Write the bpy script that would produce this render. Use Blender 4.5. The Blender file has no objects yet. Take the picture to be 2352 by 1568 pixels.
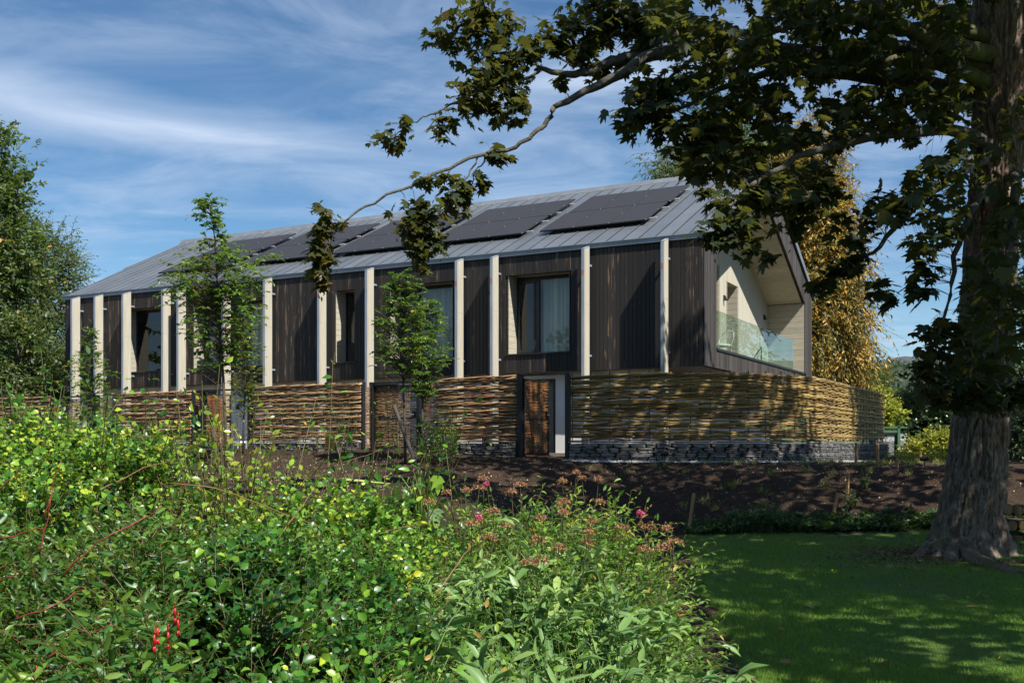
import bpy, math, random
import numpy as np
from mathutils import Vector, Matrix
D = bpy.data
SC = bpy.context.scene
COL = SC.collection
R = np.random.default_rng(7)
random.seed(7)

# ------------------------------------------------------------------ camera, sky, sun, exposure
CAMZ = 1.6
F = 2352.0
cam = D.cameras.new('camera'); cam.lens = 36; cam.sensor_width = 36
cam.shift_y = 236 / 2352; cam.clip_start = 0.05; cam.clip_end = 20000
co = D.objects.new('camera', cam); COL.objects.link(co)
co.location = (0, 0, CAMZ); co.rotation_euler = (math.radians(90), 0, 0)
SC.camera = co
SUN_H = np.array([0.659, -0.752]); SUN_EL = math.radians(52)
sd = Vector((SUN_H[0] * math.cos(SUN_EL), SUN_H[1] * math.cos(SUN_EL), math.sin(SUN_EL))).normalized()
sl = D.lights.new('sun', 'SUN'); sl.energy = 4.7; sl.angle = math.radians(0.5); sl.color = (1, 0.945, 0.86)
so = D.objects.new('sun', sl); COL.objects.link(so)
so.rotation_euler = sd.to_track_quat('Z', 'Y').to_euler(); so.location = (12, -12, 30)
SC.view_settings.view_transform = 'Standard'; SC.view_settings.look = 'None'
SC.view_settings.exposure = 0.95; SC.view_settings.gamma = 1; SC.view_settings.use_curve_mapping = False


class NT:
    def __init__(s, tree): s.t = tree; s.n = tree.nodes; s.l = tree.links
    def new(s, kind, **kw):
        n = s.n.new(kind)
        for k, v in kw.items():
            if k in n.inputs.keys() and not hasattr(n, k): n.inputs[k].default_value = v
            else: setattr(n, k, v)
        return n
    def link(s, a, b): s.l.new(a, b)
    def math(s, op, a, b=None, c=None, clamp=False):
        n = s.n.new('ShaderNodeMath'); n.operation = op; n.use_clamp = clamp
        for i, v in enumerate((a, b, c)):
            if v is None: continue
            if isinstance(v, (int, float)): n.inputs[i].default_value = v
            else: s.l.new(v, n.inputs[i])
        return n.outputs[0]
    def mix(s, fac, a, b, kind='MIX'):
        n = s.n.new('ShaderNodeMix'); n.data_type = 'RGBA'; n.blend_type = kind
        for sock, v in ((n.inputs[0], fac), (n.inputs[6], a), (n.inputs[7], b)):
            if isinstance(v, (int, float)): sock.default_value = v
            elif isinstance(v, tuple): sock.default_value = (*v[:3], 1)
            else: s.l.new(v, sock)
        return n.outputs[2]
    def noise(s, vec, scale=5, detail=4, rough=0.55, dist=0.0):
        n = s.n.new('ShaderNodeTexNoise'); n.inputs['Scale'].default_value = scale
        n.inputs['Detail'].default_value = detail; n.inputs['Roughness'].default_value = rough
        n.inputs['Distortion'].default_value = dist
        if vec is not None: s.l.new(vec, n.inputs['Vector'])
        return n.outputs[0]
    def vscale(s, vec, sc, loc=(0, 0, 0), rot=(0, 0, 0)):
        n = s.n.new('ShaderNodeMapping'); n.inputs['Scale'].default_value = sc
        n.inputs['Location'].default_value = loc; n.inputs['Rotation'].default_value = rot
        s.l.new(vec, n.inputs['Vector']); return n.outputs[0]
    def ramp(s, fac, stops):
        n = s.n.new('ShaderNodeValToRGB'); e = n.color_ramp.elements
        while len(e) < len(stops): e.new(0.5)
        for el, (p, c) in zip(e, stops):
            el.position = p; el.color = (*c, 1) if len(c) == 3 else c
        s.l.new(fac, n.inputs[0]); return n.outputs[0]
    def mapr(s, v, a, b, c=0.0, d=1.0, smooth=False):
        n = s.n.new('ShaderNodeMapRange'); n.inputs[1].default_value = a; n.inputs[2].default_value = b
        n.inputs[3].default_value = c; n.inputs[4].default_value = d
        if smooth: n.interpolation_type = 'SMOOTHSTEP'
        s.l.new(v, n.inputs[0]); return n.outputs[0]


# world: Nishita sky with thin cirrus veils
W = D.worlds.new('World'); SC.world = W; W.use_nodes = True
nt = NT(W.node_tree); nt.n.clear()
sky = nt.new('ShaderNodeTexSky'); sky.sky_type = 'NISHITA'; sky.sun_disc = False
sky.sun_elevation = SUN_EL; sky.sun_rotation = math.atan2(SUN_H[0], SUN_H[1])
sky.altitude = 100; sky.air_density = 1.0; sky.dust_density = 0.0; sky.ozone_density = 4.0
tc = nt.new('ShaderNodeTexCoord')
sep = nt.new('ShaderNodeSeparateXYZ'); nt.link(tc.outputs['Generated'], sep.inputs[0])
zz = nt.math('ADD', nt.math('MAXIMUM', sep.outputs[2], 0.0), 0.08)
cx = nt.math('DIVIDE', sep.outputs[0], zz); cy = nt.math('DIVIDE', sep.outputs[1], zz)
cmb = nt.new('ShaderNodeCombineXYZ'); nt.link(cx, cmb.inputs[0]); nt.link(cy, cmb.inputs[1])
P2 = cmb.outputs[0]
wisp = nt.noise(nt.vscale(P2, (0.6, 1.3, 1), (3.1, 0.4, 0), (0, 0, math.radians(-28))), 1.0, 6, 0.56, 0.35)
broad = nt.noise(nt.vscale(P2, (0.35, 0.8, 1), (1.7, 4.2, 0), (0, 0, math.radians(-25))), 0.8, 3, 0.5, 0.2)
# the long veil that crosses the west of the sky: a line through two points of the cloud plane
dxl = nt.math('SUBTRACT', cx, -0.95); dyl = nt.math('SUBTRACT', cy, 2.42)
along = nt.math('ADD', nt.math('MULTIPLY', dxl, 0.86), nt.math('MULTIPLY', dyl, 0.51))
acr = nt.math('ADD', nt.math('MULTIPLY', dxl, -0.51), nt.math('MULTIPLY', dyl, 0.86))
acr = nt.math('ADD', acr, nt.math('MULTIPLY', nt.math('SUBTRACT', wisp, 0.5), 0.5))
band = nt.math('SUBTRACT', 1.0, nt.math('DIVIDE', nt.math('ABSOLUTE', acr), 0.24), clamp=True)
fade = nt.mapr(along, 0.2, 1.0, 1.0, 0.0, True)
band = nt.math('MULTIPLY', nt.math('MULTIPLY', band, fade), 0.62)
veil = nt.math('MULTIPLY', nt.mapr(wisp, 0.42, 0.78, 0, 1, True), nt.mapr(broad, 0.35, 0.65, 0.2, 1.0, True))
wisp2 = nt.noise(nt.vscale(P2, (1.0, 1.75, 1), (7.7, 1.9, 0), (0, 0, math.radians(-35))), 1.6, 7, 0.62, 0.6)
cloud = nt.math('ADD', nt.math('MAXIMUM', nt.math('MULTIPLY', veil, 0.5), band), nt.math('MULTIPLY', nt.math('MULTIPLY', nt.mapr(wisp2, 0.36, 0.75, 0, 1, True), nt.mapr(broad, 0.3, 0.6, 0.15, 1.0, True)), 0.5), clamp=True)
lowc = nt.noise(nt.vscale(tc.outputs['Generated'], (1.0, 1.0, 4.5), (2.3, 0.7, 0.2)), 3.0, 5, 0.55, 0.2)
lowm = nt.math('MULTIPLY', nt.mapr(lowc, 0.45, 0.72, 0, 1, True), nt.mapr(sep.outputs[2], 0.24, 0.06, 0, 1, True))
cloud = nt.math('MAXIMUM', cloud, nt.math('MULTIPLY', lowm, 0.6))
hs = nt.new('ShaderNodeHueSaturation'); hs.inputs['Saturation'].default_value = 1.06; hs.inputs['Value'].default_value = 0.60
nt.link(sky.outputs[0], hs.inputs['Color'])
skc = nt.mix(1.0, hs.outputs[0], (0.80, 0.96, 1.0), 'MULTIPLY')
col = nt.mix(cloud, skc, (3.3, 3.95, 5.0))
bg = nt.new('ShaderNodeBackground'); bg.inputs['Strength'].default_value = 0.1
nt.link(col, bg.inputs[0])
wo = nt.new('ShaderNodeOutputWorld'); nt.link(bg.outputs[0], wo.inputs[0])

# ------------------------------------------------------------------ helpers
def Wp(px, py, d):
    """pixel of the 2352-wide survey of the photograph + distance -> world point"""
    return np.array([(px - 1176) / F * d, d, CAMZ + (1020 - py) / F * d])

def lerp(a, b, t): return a + (b - a) * t
def sstep(a, b, x):
    t = np.clip((x - a) / (b - a), 0, 1); return t * t * (3 - 2 * t)

_perm = np.random.default_rng(3).random((64, 64, 64))
def vnoise(x, y, z=0.0):
    x, y, z = np.broadcast_arrays(np.asarray(x, float), np.asarray(y, float), np.asarray(z, float))
    xi, yi, zi = np.floor(x).astype(int), np.floor(y).astype(int), np.floor(z).astype(int)
    fx, fy, fz = x - xi, y - yi, z - zi
    fx, fy, fz = (f * f * (3 - 2 * f) for f in (fx, fy, fz))
    g = lambda a, b, c: _perm[(xi + a) % 64, (yi + b) % 64, (zi + c) % 64]
    r = 0
    for a, wa in ((0, 1 - fx), (1, fx)):
        for b, wb in ((0, 1 - fy), (1, fy)):
            for c, wc in ((0, 1 - fz), (1, fz)):
                r = r + g(a, b, c) * wa * wb * wc
    return r * 2 - 1

def np_mesh(name, V, T, mat=None, tint=None, smooth=False, n=3):
    V = np.ascontiguousarray(V, dtype=np.float32).reshape(-1, 3)
    T = np.ascontiguousarray(T, dtype=np.int32).reshape(-1, n)
    me = D.meshes.new(name)
    me.vertices.add(len(V)); me.vertices.foreach_set('co', V.ravel())
    me.loops.add(len(T) * n); me.loops.foreach_set('vertex_index', T.ravel())
    me.polygons.add(len(T)); me.polygons.foreach_set('loop_start', np.arange(0, len(T) * n, n, dtype=np.int32))
    try: me.polygons.foreach_set('loop_total', np.full(len(T), n, dtype=np.int32))
    except Exception: pass
    if tint is not None:
        a = me.attributes.new('tint', 'FLOAT', 'POINT'); a.data.foreach_set('value', np.ascontiguousarray(tint, dtype=np.float32))
    if smooth: me.polygons.foreach_set('use_smooth', np.ones(len(T), dtype=bool))
    me.update(calc_edges=True)
    if mat: me.materials.append(mat)
    return me

def link(name, data, parent=None, loc=None, rot=None, scale=None, **props):
    o = D.objects.new(name, data); COL.objects.link(o)
    if parent is not None: o.parent = parent
    if loc is not None: o.location = loc
    if rot is not None: o.rotation_euler = rot
    if scale is not None: o.scale = scale
    for k, v in props.items(): o[k] = v
    return o

def thing(name, label, cat, loc=(0, 0, 0), rotz=0.0, group=None):
    o = link(name, None, loc=loc, rot=(0, 0, rotz), label=label, category=cat)
    if group: o['group'] = group
    return o

class MB:
    """gathers polygons into one mesh"""
    def __init__(s): s.v = []; s.f = []
    def poly(s, pts): i = len(s.v); s.v += [tuple(p) for p in pts]; s.f.append(list(range(i, i + len(pts)))); return s
    def hexa(s, p):
        i = len(s.v); s.v += [tuple(q) for q in p]
        s.f += [[i + a for a in f] for f in ((0, 3, 2, 1), (4, 5, 6, 7), (0, 1, 5, 4), (1, 2, 6, 5), (2, 3, 7, 6), (3, 0, 4, 7))]; return s
    def box(s, a, b):
        (x0, y0, z0), (x1, y1, z1) = a, b
        return s.hexa([(x0, y0, z0), (x1, y0, z0), (x1, y1, z0), (x0, y1, z0), (x0, y0, z1), (x1, y0, z1), (x1, y1, z1), (x0, y1, z1)])
    def tube(s, pts, rad, n=6, cap=True):
        pts = [np.asarray(p, float) for p in pts]; m = len(pts); i0 = len(s.v)
        for k, p in enumerate(pts):
            t = pts[min(k + 1, m - 1)] - pts[max(k - 1, 0)]; t = t / (np.linalg.norm(t) + 1e-9)
            up = np.array([0, 0, 1.0]) if abs(t[2]) < 0.9 else np.array([1.0, 0, 0])
            a = np.cross(t, up); a /= np.linalg.norm(a); b = np.cross(t, a)
            r = rad[k] if hasattr(rad, '__len__') else rad
            for j in range(n):
                an = 2 * math.pi * j / n; s.v.append(tuple(p + r * (math.cos(an) * a + math.sin(an) * b)))
        for k in range(m - 1):
            for j in range(n):
                a0 = i0 + k * n + j; a1 = i0 + k * n + (j + 1) % n
                s.f.append([a0, a0 + n, a1 + n, a1])
        if cap: s.f.append([i0 + j for j in range(n)]); s.f.append([i0 + (m - 1) * n + j for j in reversed(range(n))])
        return s
    def mesh(s, name, mat, smooth=False):
        me = D.meshes.new(name); me.from_pydata(s.v, [], s.f); me.materials.append(mat)
        if smooth:
            me.polygons.foreach_set('use_smooth', np.ones(len(me.polygons), dtype=bool))
        me.update(); return me
    def obj(s, name, mat, parent=None, smooth=False, **kw): return link(name, s.mesh(name, mat, smooth), parent, **kw)

# ------------------------------------------------------------------ materials
def base_mat(name):
    m = D.materials.new(name); m.use_nodes = True; t = NT(m.node_tree)
    p = t.n['Principled BSDF']; return m, t, p
def pos(t): return t.new('ShaderNodeNewGeometry').outputs['Position']
def objrand(t): return t.new('ShaderNodeObjectInfo').outputs['Random']
def bump(t, p, h, st=0.3, dist=0.02):
    b = t.new('ShaderNodeBump'); b.inputs['Strength'].default_value = st; b.inputs['Distance'].default_value = dist
    t.link(h, b.inputs['Height']); t.link(b.outputs[0], p.inputs['Normal'])

def mat_simple(name, c1, c2=None, scale=6, rough=0.6, metal=0.0, stretch=(1, 1, 1), bst=0.0, rnd=0.0, spec=0.5, bd=0.01):
    m, t, p = base_mat(name); c2 = c2 or tuple(x * 0.75 for x in c1)
    n = t.noise(t.vscale(pos(t), stretch), scale, 5, 0.6)
    c = t.ramp(n, [(0.3, c2), (0.7, c1)])
    if rnd:
        v = t.mapr(objrand(t), 0, 1, 1 - rnd, 1 + rnd)
        hv = t.new('ShaderNodeHueSaturation'); t.link(v, hv.inputs['Value']); t.link(c, hv.inputs['Color']); c = hv.outputs[0]
    t.link(c, p.inputs['Base Color']); p.inputs['Roughness'].default_value = rough; p.inputs['Metallic'].default_value = metal
    p.inputs['Specular IOR Level'].default_value = spec
    if bst: bump(t, p, n, bst, bd)
    return m

def mat_leaf(name, stops, rough=0.42, trans=0.3, spec=0.5, tcol=(0.35, 0.55, 0.06), patch=0.0):
    m, t, p = base_mat(name)
    a = t.new('ShaderNodeAttribute'); a.attribute_name = 'tint'
    f = a.outputs['Fac']
    if patch:
        f = t.math('ADD', f, t.math('MULTIPLY', t.math('SUBTRACT', t.noise(pos(t), patch, 2), 0.5), 0.6), clamp=True)
    c = t.ramp(f, stops); t.link(c, p.inputs['Base Color'])
    p.inputs['Roughness'].default_value = rough; p.inputs['Specular IOR Level'].default_value = spec
    tr = t.new('ShaderNodeBsdfTranslucent'); t.link(t.mix(0.5, c, tcol), tr.inputs['Color'])
    mx = t.new('ShaderNodeMixShader'); mx.inputs[0].default_value = trans
    t.link(p.outputs[0], mx.inputs[1]); t.link(tr.outputs[0], mx.inputs[2])
    t.link(mx.outputs[0], t.n['Material Output'].inputs['Surface'])
    return m

M = {}
# charred timber boards: near black, the char worn off in pale streaks
m, t, p = base_mat('charred_timber')
g = pos(t); rn = objrand(t)
off = t.new('ShaderNodeVectorMath'); off.operation = 'ADD'; t.link(g, off.inputs[0])
cb = t.new('ShaderNodeCombineXYZ'); t.link(t.math('MULTIPLY', rn, 37.0), cb.inputs[0]); t.link(t.math('MULTIPLY', rn, 11.0), cb.inputs[2]); t.link(cb.outputs[0], off.inputs[1])
v = off.outputs[0]
fine = t.noise(t.vscale(v, (26, 26, 1.6)), 1.5, 5, 0.65)
worn = t.noise(t.vscale(v, (15, 15, 1.3)), 1.2, 4, 0.6)
sel = t.math('SUBTRACT', t.mapr(rn, 0.0, 1.0, 0.0, 1.0), 0.0)
thr = t.math('ADD', worn, t.math('MULTIPLY', t.math('POWER', rn, 2.5), 0.12))
sepx = t.new('ShaderNodeSeparateXYZ'); t.link(g, sepx.inputs[0])
west = t.mapr(sepx.outputs[0], 1.0, -13.0, 0.0, 0.045)
wm = t.mapr(t.math('ADD', thr, west), 0.66, 0.75, 0, 1, True)
cbase = t.ramp(t.math('ADD', t.math('MULTIPLY', fine, 0.6), t.math('MULTIPLY', rn, 0.4)), [(0.2, (0.007, 0.006, 0.006)), (0.55, (0.017, 0.0135, 0.012)), (0.85, (0.038, 0.030, 0.026))])
c = t.mix(t.math('MULTIPLY', wm, 0.6), cbase, (0.27, 0.175, 0.10))
t.link(c, p.inputs['Base Color']); p.inputs['Roughness'].default_value = 0.62; bump(t, p, fine, 0.5, 0.008)
M['char'] = m
m, t, p = base_mat('grey_charred_timber')
g = pos(t)
fine = t.noise(t.vscale(g, (24, 24, 1.2)), 1.5, 5, 0.65); rn = objrand(t)
c = t.ramp(t.math('ADD', t.math('MULTIPLY', fine, 0.65), t.math('MULTIPLY', rn, 0.35)), [(0.25, (0.022, 0.019, 0.018)), (0.55, (0.055, 0.046, 0.042)), (0.9, (0.12, 0.095, 0.078))])
t.link(c, p.inputs['Base Color']); p.inputs['Roughness'].default_value = 0.6; bump(t, p, fine, 0.5, 0.008)
M['chargrey'] = m
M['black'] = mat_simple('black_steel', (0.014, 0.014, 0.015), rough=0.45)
M['backing'] = mat_simple('black_membrane', (0.006, 0.006, 0.006), rough=0.9)
# zinc roof
m, t, p = base_mat('zinc_sheet')
n1 = t.noise(pos(t), 1.3, 5, 0.6, 0.3); n2 = t.noise(t.vscale(pos(t), (3, 3, 3)), 6, 4, 0.7); rn = objrand(t)
c = t.ramp(t.math('ADD', t.math('MULTIPLY', n1, 0.7), t.math('MULTIPLY', rn, 0.3)), [(0.25, (0.15, 0.168, 0.19)), (0.6, (0.195, 0.213, 0.235)), (0.85, (0.25, 0.268, 0.29))])
t.link(c, p.inputs['Base Color']); p.inputs['Metallic'].default_value = 0.55
t.link(t.mapr(n2, 0.3, 0.7, 0.34, 0.5), p.inputs['Roughness']); bump(t, p, n1, 0.05, 0.02)
M['zinc'] = m
M['zinctrim'] = mat_simple('zinc_trim', (0.30, 0.32, 0.34), (0.22, 0.24, 0.26), 2, 0.42, 0.5)
M['galv'] = mat_simple('galvanised_steel', (0.42, 0.46, 0.52), (0.30, 0.34, 0.39), 5, 0.45, 0.35, stretch=(1, 1, 0.4))
M['rust'] = mat_simple('orange_paint_smudge', (0.40, 0.16, 0.10), rough=0.7)
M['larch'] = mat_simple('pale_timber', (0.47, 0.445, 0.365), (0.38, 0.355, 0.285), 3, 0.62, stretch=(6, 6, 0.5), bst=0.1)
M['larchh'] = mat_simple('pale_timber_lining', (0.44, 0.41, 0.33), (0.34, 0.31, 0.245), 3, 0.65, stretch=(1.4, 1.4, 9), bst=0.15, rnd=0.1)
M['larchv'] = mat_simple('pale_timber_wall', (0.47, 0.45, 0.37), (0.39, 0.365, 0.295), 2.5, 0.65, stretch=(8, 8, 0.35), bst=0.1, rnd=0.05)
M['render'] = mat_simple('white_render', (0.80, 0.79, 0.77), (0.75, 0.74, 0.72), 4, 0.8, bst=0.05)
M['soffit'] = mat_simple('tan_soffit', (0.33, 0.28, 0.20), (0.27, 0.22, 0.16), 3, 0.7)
M['frame'] = mat_simple('dark_window_frame', (0.022, 0.023, 0.026), rough=0.4)
M['solar'] = mat_simple('solar_cell_glass', (0.030, 0.028, 0.029), (0.024, 0.023, 0.024), 8, 0.5, 0.0, spec=0.3)
M['curtain'] = mat_simple('grey_curtain', (0.66, 0.65, 0.56), (0.56, 0.55, 0.48), 20, 0.9)
m, t, p = base_mat('window_glass'); t.n.remove(p)
fr = t.new('ShaderNodeFresnel'); fr.inputs[0].default_value = 1.55
tr = t.new('ShaderNodeBsdfTransparent'); tr.inputs[0].default_value = (0.88, 0.91, 0.90, 1)
gl = t.new('ShaderNodeBsdfGlossy'); gl.inputs['Roughness'].default_value = 0.0; gl.inputs['Color'].default_value = (0.95, 0.97, 1, 1)
bf = t.math('SUBTRACT', 1.0, t.new('ShaderNodeNewGeometry').outputs['Backfacing'])
ms = t.new('ShaderNodeMixShader'); t.link(t.math('MULTIPLY', t.math('MULTIPLY', fr.outputs[0], bf), 1.25, clamp=True), ms.inputs[0]); t.link(tr.outputs[0], ms.inputs[1]); t.link(gl.outputs[0], ms.inputs[2])
t.link(ms.outputs[0], t.n['Material Output'].inputs['Surface']); M['glass'] = m
m, t, p = base_mat('green_tinted_glass'); t.n.remove(p)
fr = t.new('ShaderNodeFresnel'); fr.inputs[0].default_value = 1.5
tr = t.new('ShaderNodeBsdfTransparent'); tr.inputs[0].default_value = (0.86, 0.94, 0.90, 1)
gl = t.new('ShaderNodeBsdfGlossy'); gl.inputs['Roughness'].default_value = 0.0
bf = t.math('SUBTRACT', 1.0, t.new('ShaderNodeNewGeometry').outputs['Backfacing'])
ms = t.new('ShaderNodeMixShader'); t.link(t.math('MULTIPLY', t.math('MULTIPLY', fr.outputs[0], bf), 1.5, clamp=True), ms.inputs[0]); t.link(tr.outputs[0], ms.inputs[1]); t.link(gl.outputs[0], ms.inputs[2])
t.link(ms.outputs[0], t.n['Material Output'].inputs['Surface']); M['bglass'] = m

def mat_rod(name, stops):
    m, t, p = base_mat(name)
    n = t.noise(pos(t), 3.0, 3, 0.6); rn = objrand(t)
    at = t.new('ShaderNodeAttribute'); at.attribute_name = 'tint'
    f = t.math('ADD', t.math('ADD', t.math('MULTIPLY', rn, 0.75), at.outputs['Fac']), t.math('MULTIPLY', t.math('SUBTRACT', n, 0.5), 0.35), clamp=True)
    c = t.ramp(f, stops); c = t.mix(t.mapr(t.noise(pos(t), 40, 2), 0.35, 0.75, 0, 0.4), c, (0.05, 0.035, 0.02))
    t.link(c, p.inputs['Base Color']); p.inputs['Roughness'].default_value = 0.45; p.inputs['Specular IOR Level'].default_value = 0.35
    return m
M['rodtan'] = mat_rod('brown_willow', [(0.0, (0.15, 0.07, 0.036)), (0.3, (0.27, 0.155, 0.075)), (0.6, (0.40, 0.26, 0.135)), (0.85, (0.54, 0.39, 0.215)), (1.0, (0.24, 0.19, 0.08))])
M['rodgreen'] = mat_rod('green_willow', [(0.0, (0.13, 0.072, 0.028)), (0.3, (0.25, 0.165, 0.056)), (0.6, (0.38, 0.265, 0.088)), (0.85, (0.50, 0.37, 0.14)), (1.0, (0.28, 0.15, 0.06))])
M['rodorange'] = mat_rod('orange_willow', [(0.0, (0.14, 0.05, 0.02)), (0.4, (0.27, 0.11, 0.04)), (0.7, (0.36, 0.17, 0.06)), (1.0, (0.40, 0.25, 0.10))])
m, t, p = base_mat('slate_stone')
g = pos(t); rn = objrand(t); n = t.noise(t.vscale(g, (1, 1, 2.5)), 9, 6, 0.65)
hv = t.ramp(rn, [(0.0, (0.06, 0.06, 0.062)), (0.35, (0.11, 0.107, 0.102)), (0.62, (0.17, 0.158, 0.14)), (0.85, (0.26, 0.23, 0.185)), (1.0, (0.17, 0.115, 0.08))])
c = t.mix(t.mapr(n, 0.42, 0.8), hv, (0.26, 0.255, 0.245)); c = t.mix(t.mapr(n, 0.5, 0.3, 0, 0.6), c, (0.03, 0.033, 0.04))
t.link(c, p.inputs['Base Color']); p.inputs['Roughness'].default_value = 0.7; bump(t, p, n, 0.6, 0.015); M['slate'] = m
M['mortar'] = mat_simple('dark_joint', (0.018, 0.018, 0.019), rough=0.95)
M['gravel'] = mat_simple('pale_gravel', (0.42, 0.42, 0.42), (0.15, 0.15, 0.16), 60, 0.85, bst=0.6)
M['stake'] = mat_simple('sawn_softwood', (0.40, 0.24, 0.09), (0.28, 0.16, 0.06), 4, 0.7, stretch=(6, 6, 0.6), rnd=0.15)
M['darkpost'] = mat_simple('weathered_stake', (0.10, 0.085, 0.075), (0.05, 0.043, 0.04), 6, 0.8, stretch=(3, 3, 0.5))
# soil
m, t, p = base_mat('dark_soil')
g = pos(t); n1 = t.noise(g, 2.2, 5, 0.6); n2 = t.noise(g, 28, 5, 0.7)
vo = t.new('ShaderNodeTexVoronoi'); vo.inputs['Scale'].default_value = 30; t.link(g, vo.inputs['Vector'])
c = t.ramp(n2, [(0.3, (0.018, 0.011, 0.007)), (0.6, (0.055, 0.034, 0.021)), (0.8, (0.13, 0.085, 0.054))])
c = t.mix(t.mapr(n1, 0.4, 0.7, 0, 0.45), c, (0.04, 0.026, 0.018))
c = t.mix(t.mapr(vo.outputs['Distance'], 0.13, 0.06, 0, 0.8), c, (0.22, 0.16, 0.11))
t.link(c, p.inputs['Base Color']); p.inputs['Roughness'].default_value = 0.9; p.inputs['Specular IOR Level'].default_value = 0.2
bump(t, p, n2, 1.0, 0.05); M['soil'] = m
m, t, p = base_mat('lawn_turf')
g = pos(t); n1 = t.noise(g, 1.1, 4, 0.6); n2 = t.noise(g, 40, 4, 0.7)
c = t.ramp(t.math('ADD', t.math('MULTIPLY', n1, 0.6), t.math('MULTIPLY', n2, 0.4)), [(0.3, (0.036, 0.075, 0.010)), (0.55, (0.070, 0.125, 0.016)), (0.75, (0.11, 0.15, 0.025))])
t.link(c, p.inputs['Base Color']); p.inputs['Roughness'].default_value = 0.85; bump(t, p, n2, 0.8, 0.03); M['turf'] = m
# bark
m, t, p = base_mat('furrowed_bark')
g = pos(t); n1 = t.noise(t.vscale(g, (9, 9, 1.6)), 2.2, 6, 0.7, 0.6); n2 = t.noise(g, 1.6, 3); n3 = t.noise(g, 22, 4, 0.7)
c = t.ramp(n1, [(0.34, (0.022, 0.014, 0.010)), (0.5, (0.16, 0.115, 0.085)), (0.72, (0.37, 0.30, 0.235))])
c = t.mix(t.mapr(n2, 0.5, 0.75, 0, 0.6), c, (0.22, 0.10, 0.06))
sx = t.new('ShaderNodeSeparateXYZ'); t.link(g, sx.inputs[0])
moss = t.math('MULTIPLY', t.mapr(sx.outputs[2], 1.5, 0.2, 0, 1), t.mapr(t.noise(g, 3, 4, 0.7), 0.42, 0.62, 0, 1))
mside = t.mapr(sx.outputs[0], 6.55, 6.15, 0, 1)
moss = t.math('MULTIPLY', moss, t.math('MAXIMUM', mside, 0.25))
mc = t.ramp(n3, [(0.35, (0.03, 0.035, 0.006)), (0.7, (0.12, 0.125, 0.02))])
c = t.mix(t.math('MULTIPLY', moss, 0.9), c, mc)
t.link(c, p.inputs['Base Color']); p.inputs['Roughness'].default_value = 0.85
bump(t, p, t.math('ADD', n1, t.math('MULTIPLY', n3, 0.4)), 0.9, 0.03); M['bark'] = m
M['limb'] = mat_simple('smooth_grey_bark', (0.10, 0.088, 0.066), (0.035, 0.036, 0.024), 14, 0.8, bst=0.8, bd=0.03)
m, t, p = base_mat('mossy_limb')
n = t.noise(pos(t), 4, 5, 0.7); c = t.ramp(n, [(0.35, (0.035, 0.028, 0.02)), (0.6, (0.09, 0.10, 0.02)), (0.8, (0.16, 0.19, 0.035))])
t.link(c, p.inputs['Base Color']); p.inputs['Roughness'].default_value = 0.9; bump(t, p, n, 0.8, 0.03); M['moss'] = m
M['twig'] = mat_simple('brown_twig', (0.10, 0.07, 0.03), (0.05, 0.04, 0.02), 10, 0.7)
M['redtwig'] = mat_simple('reddish_twig', (0.16, 0.055, 0.025), (0.07, 0.06, 0.02), 7, 0.5)
M['ambertwig'] = mat_simple('amber_twig', (0.13, 0.085, 0.025), (0.05, 0.065, 0.018), 7, 0.5)
M['redstem'] = mat_simple('red_stem', (0.26, 0.035, 0.025), (0.14, 0.03, 0.02), 10, 0.45)
M['orangestem'] = mat_simple('orange_stem', (0.22, 0.11, 0.04), (0.12, 0.06, 0.025), 10, 0.55)
M['greenstem'] = mat_simple('green_stem', (0.12, 0.18, 0.04), (0.08, 0.12, 0.03), 10, 0.5)
# leaves
M['syc'] = mat_leaf('sycamore_leaf', [(0.0, (0.014, 0.028, 0.014)), (0.35, (0.026, 0.044, 0.016)), (0.7, (0.060, 0.062, 0.014)), (1.0, (0.14, 0.095, 0.022))], 0.5, 0.36, 0.3, (0.26, 0.26, 0.03))
M['key'] = mat_leaf('winged_seed', [(0.0, (0.12, 0.10, 0.03)), (1.0, (0.22, 0.13, 0.05))], 0.6, 0.35)
M['quince'] = mat_leaf('glossy_shrub_leaf', [(0.0, (0.006, 0.034, 0.007)), (0.38, (0.025, 0.100, 0.014)), (0.64, (0.085, 0.215, 0.020)), (0.85, (0.21, 0.35, 0.03)), (1.0, (0.40, 0.43, 0.03))], 0.34, 0.2, 0.36, patch=2.4)
M['lime'] = mat_leaf('yellow_shoot_leaf', [(0.0, (0.10, 0.19, 0.02)), (0.5, (0.22, 0.30, 0.025)), (1.0, (0.42, 0.42, 0.03))], 0.3, 0.35)
M['fuchsia'] = mat_leaf('pointed_shrub_leaf', [(0.0, (0.010, 0.040, 0.008)), (0.6, (0.036, 0.115, 0.014)), (1.0, (0.15, 0.25, 0.025))], 0.42, 0.28, patch=1.8)
M['spiraea'] = mat_leaf('meadow_shrub_leaf', [(0.0, (0.020, 0.062, 0.010)), (0.5, (0.070, 0.175, 0.018)), (0.88, (0.22, 0.35, 0.03)), (1.0, (0.34, 0.19, 0.04))], 0.5, 0.32, patch=1.3)
M['hornbeam'] = mat_leaf('sapling_leaf', [(0.0, (0.035, 0.090, 0.014)), (0.6, (0.085, 0.175, 0.022)), (0.93, (0.18, 0.27, 0.03)), (1.0, (0.32, 0.18, 0.02))], 0.38, 0.28)
M['yhorn'] = mat_leaf('yellowing_leaf', [(0.0, (0.05, 0.10, 0.016)), (0.5, (0.12, 0.18, 0.022)), (0.8, (0.26, 0.26, 0.03)), (1.0, (0.45, 0.30, 0.02))], 0.42, 0.3)
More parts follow.
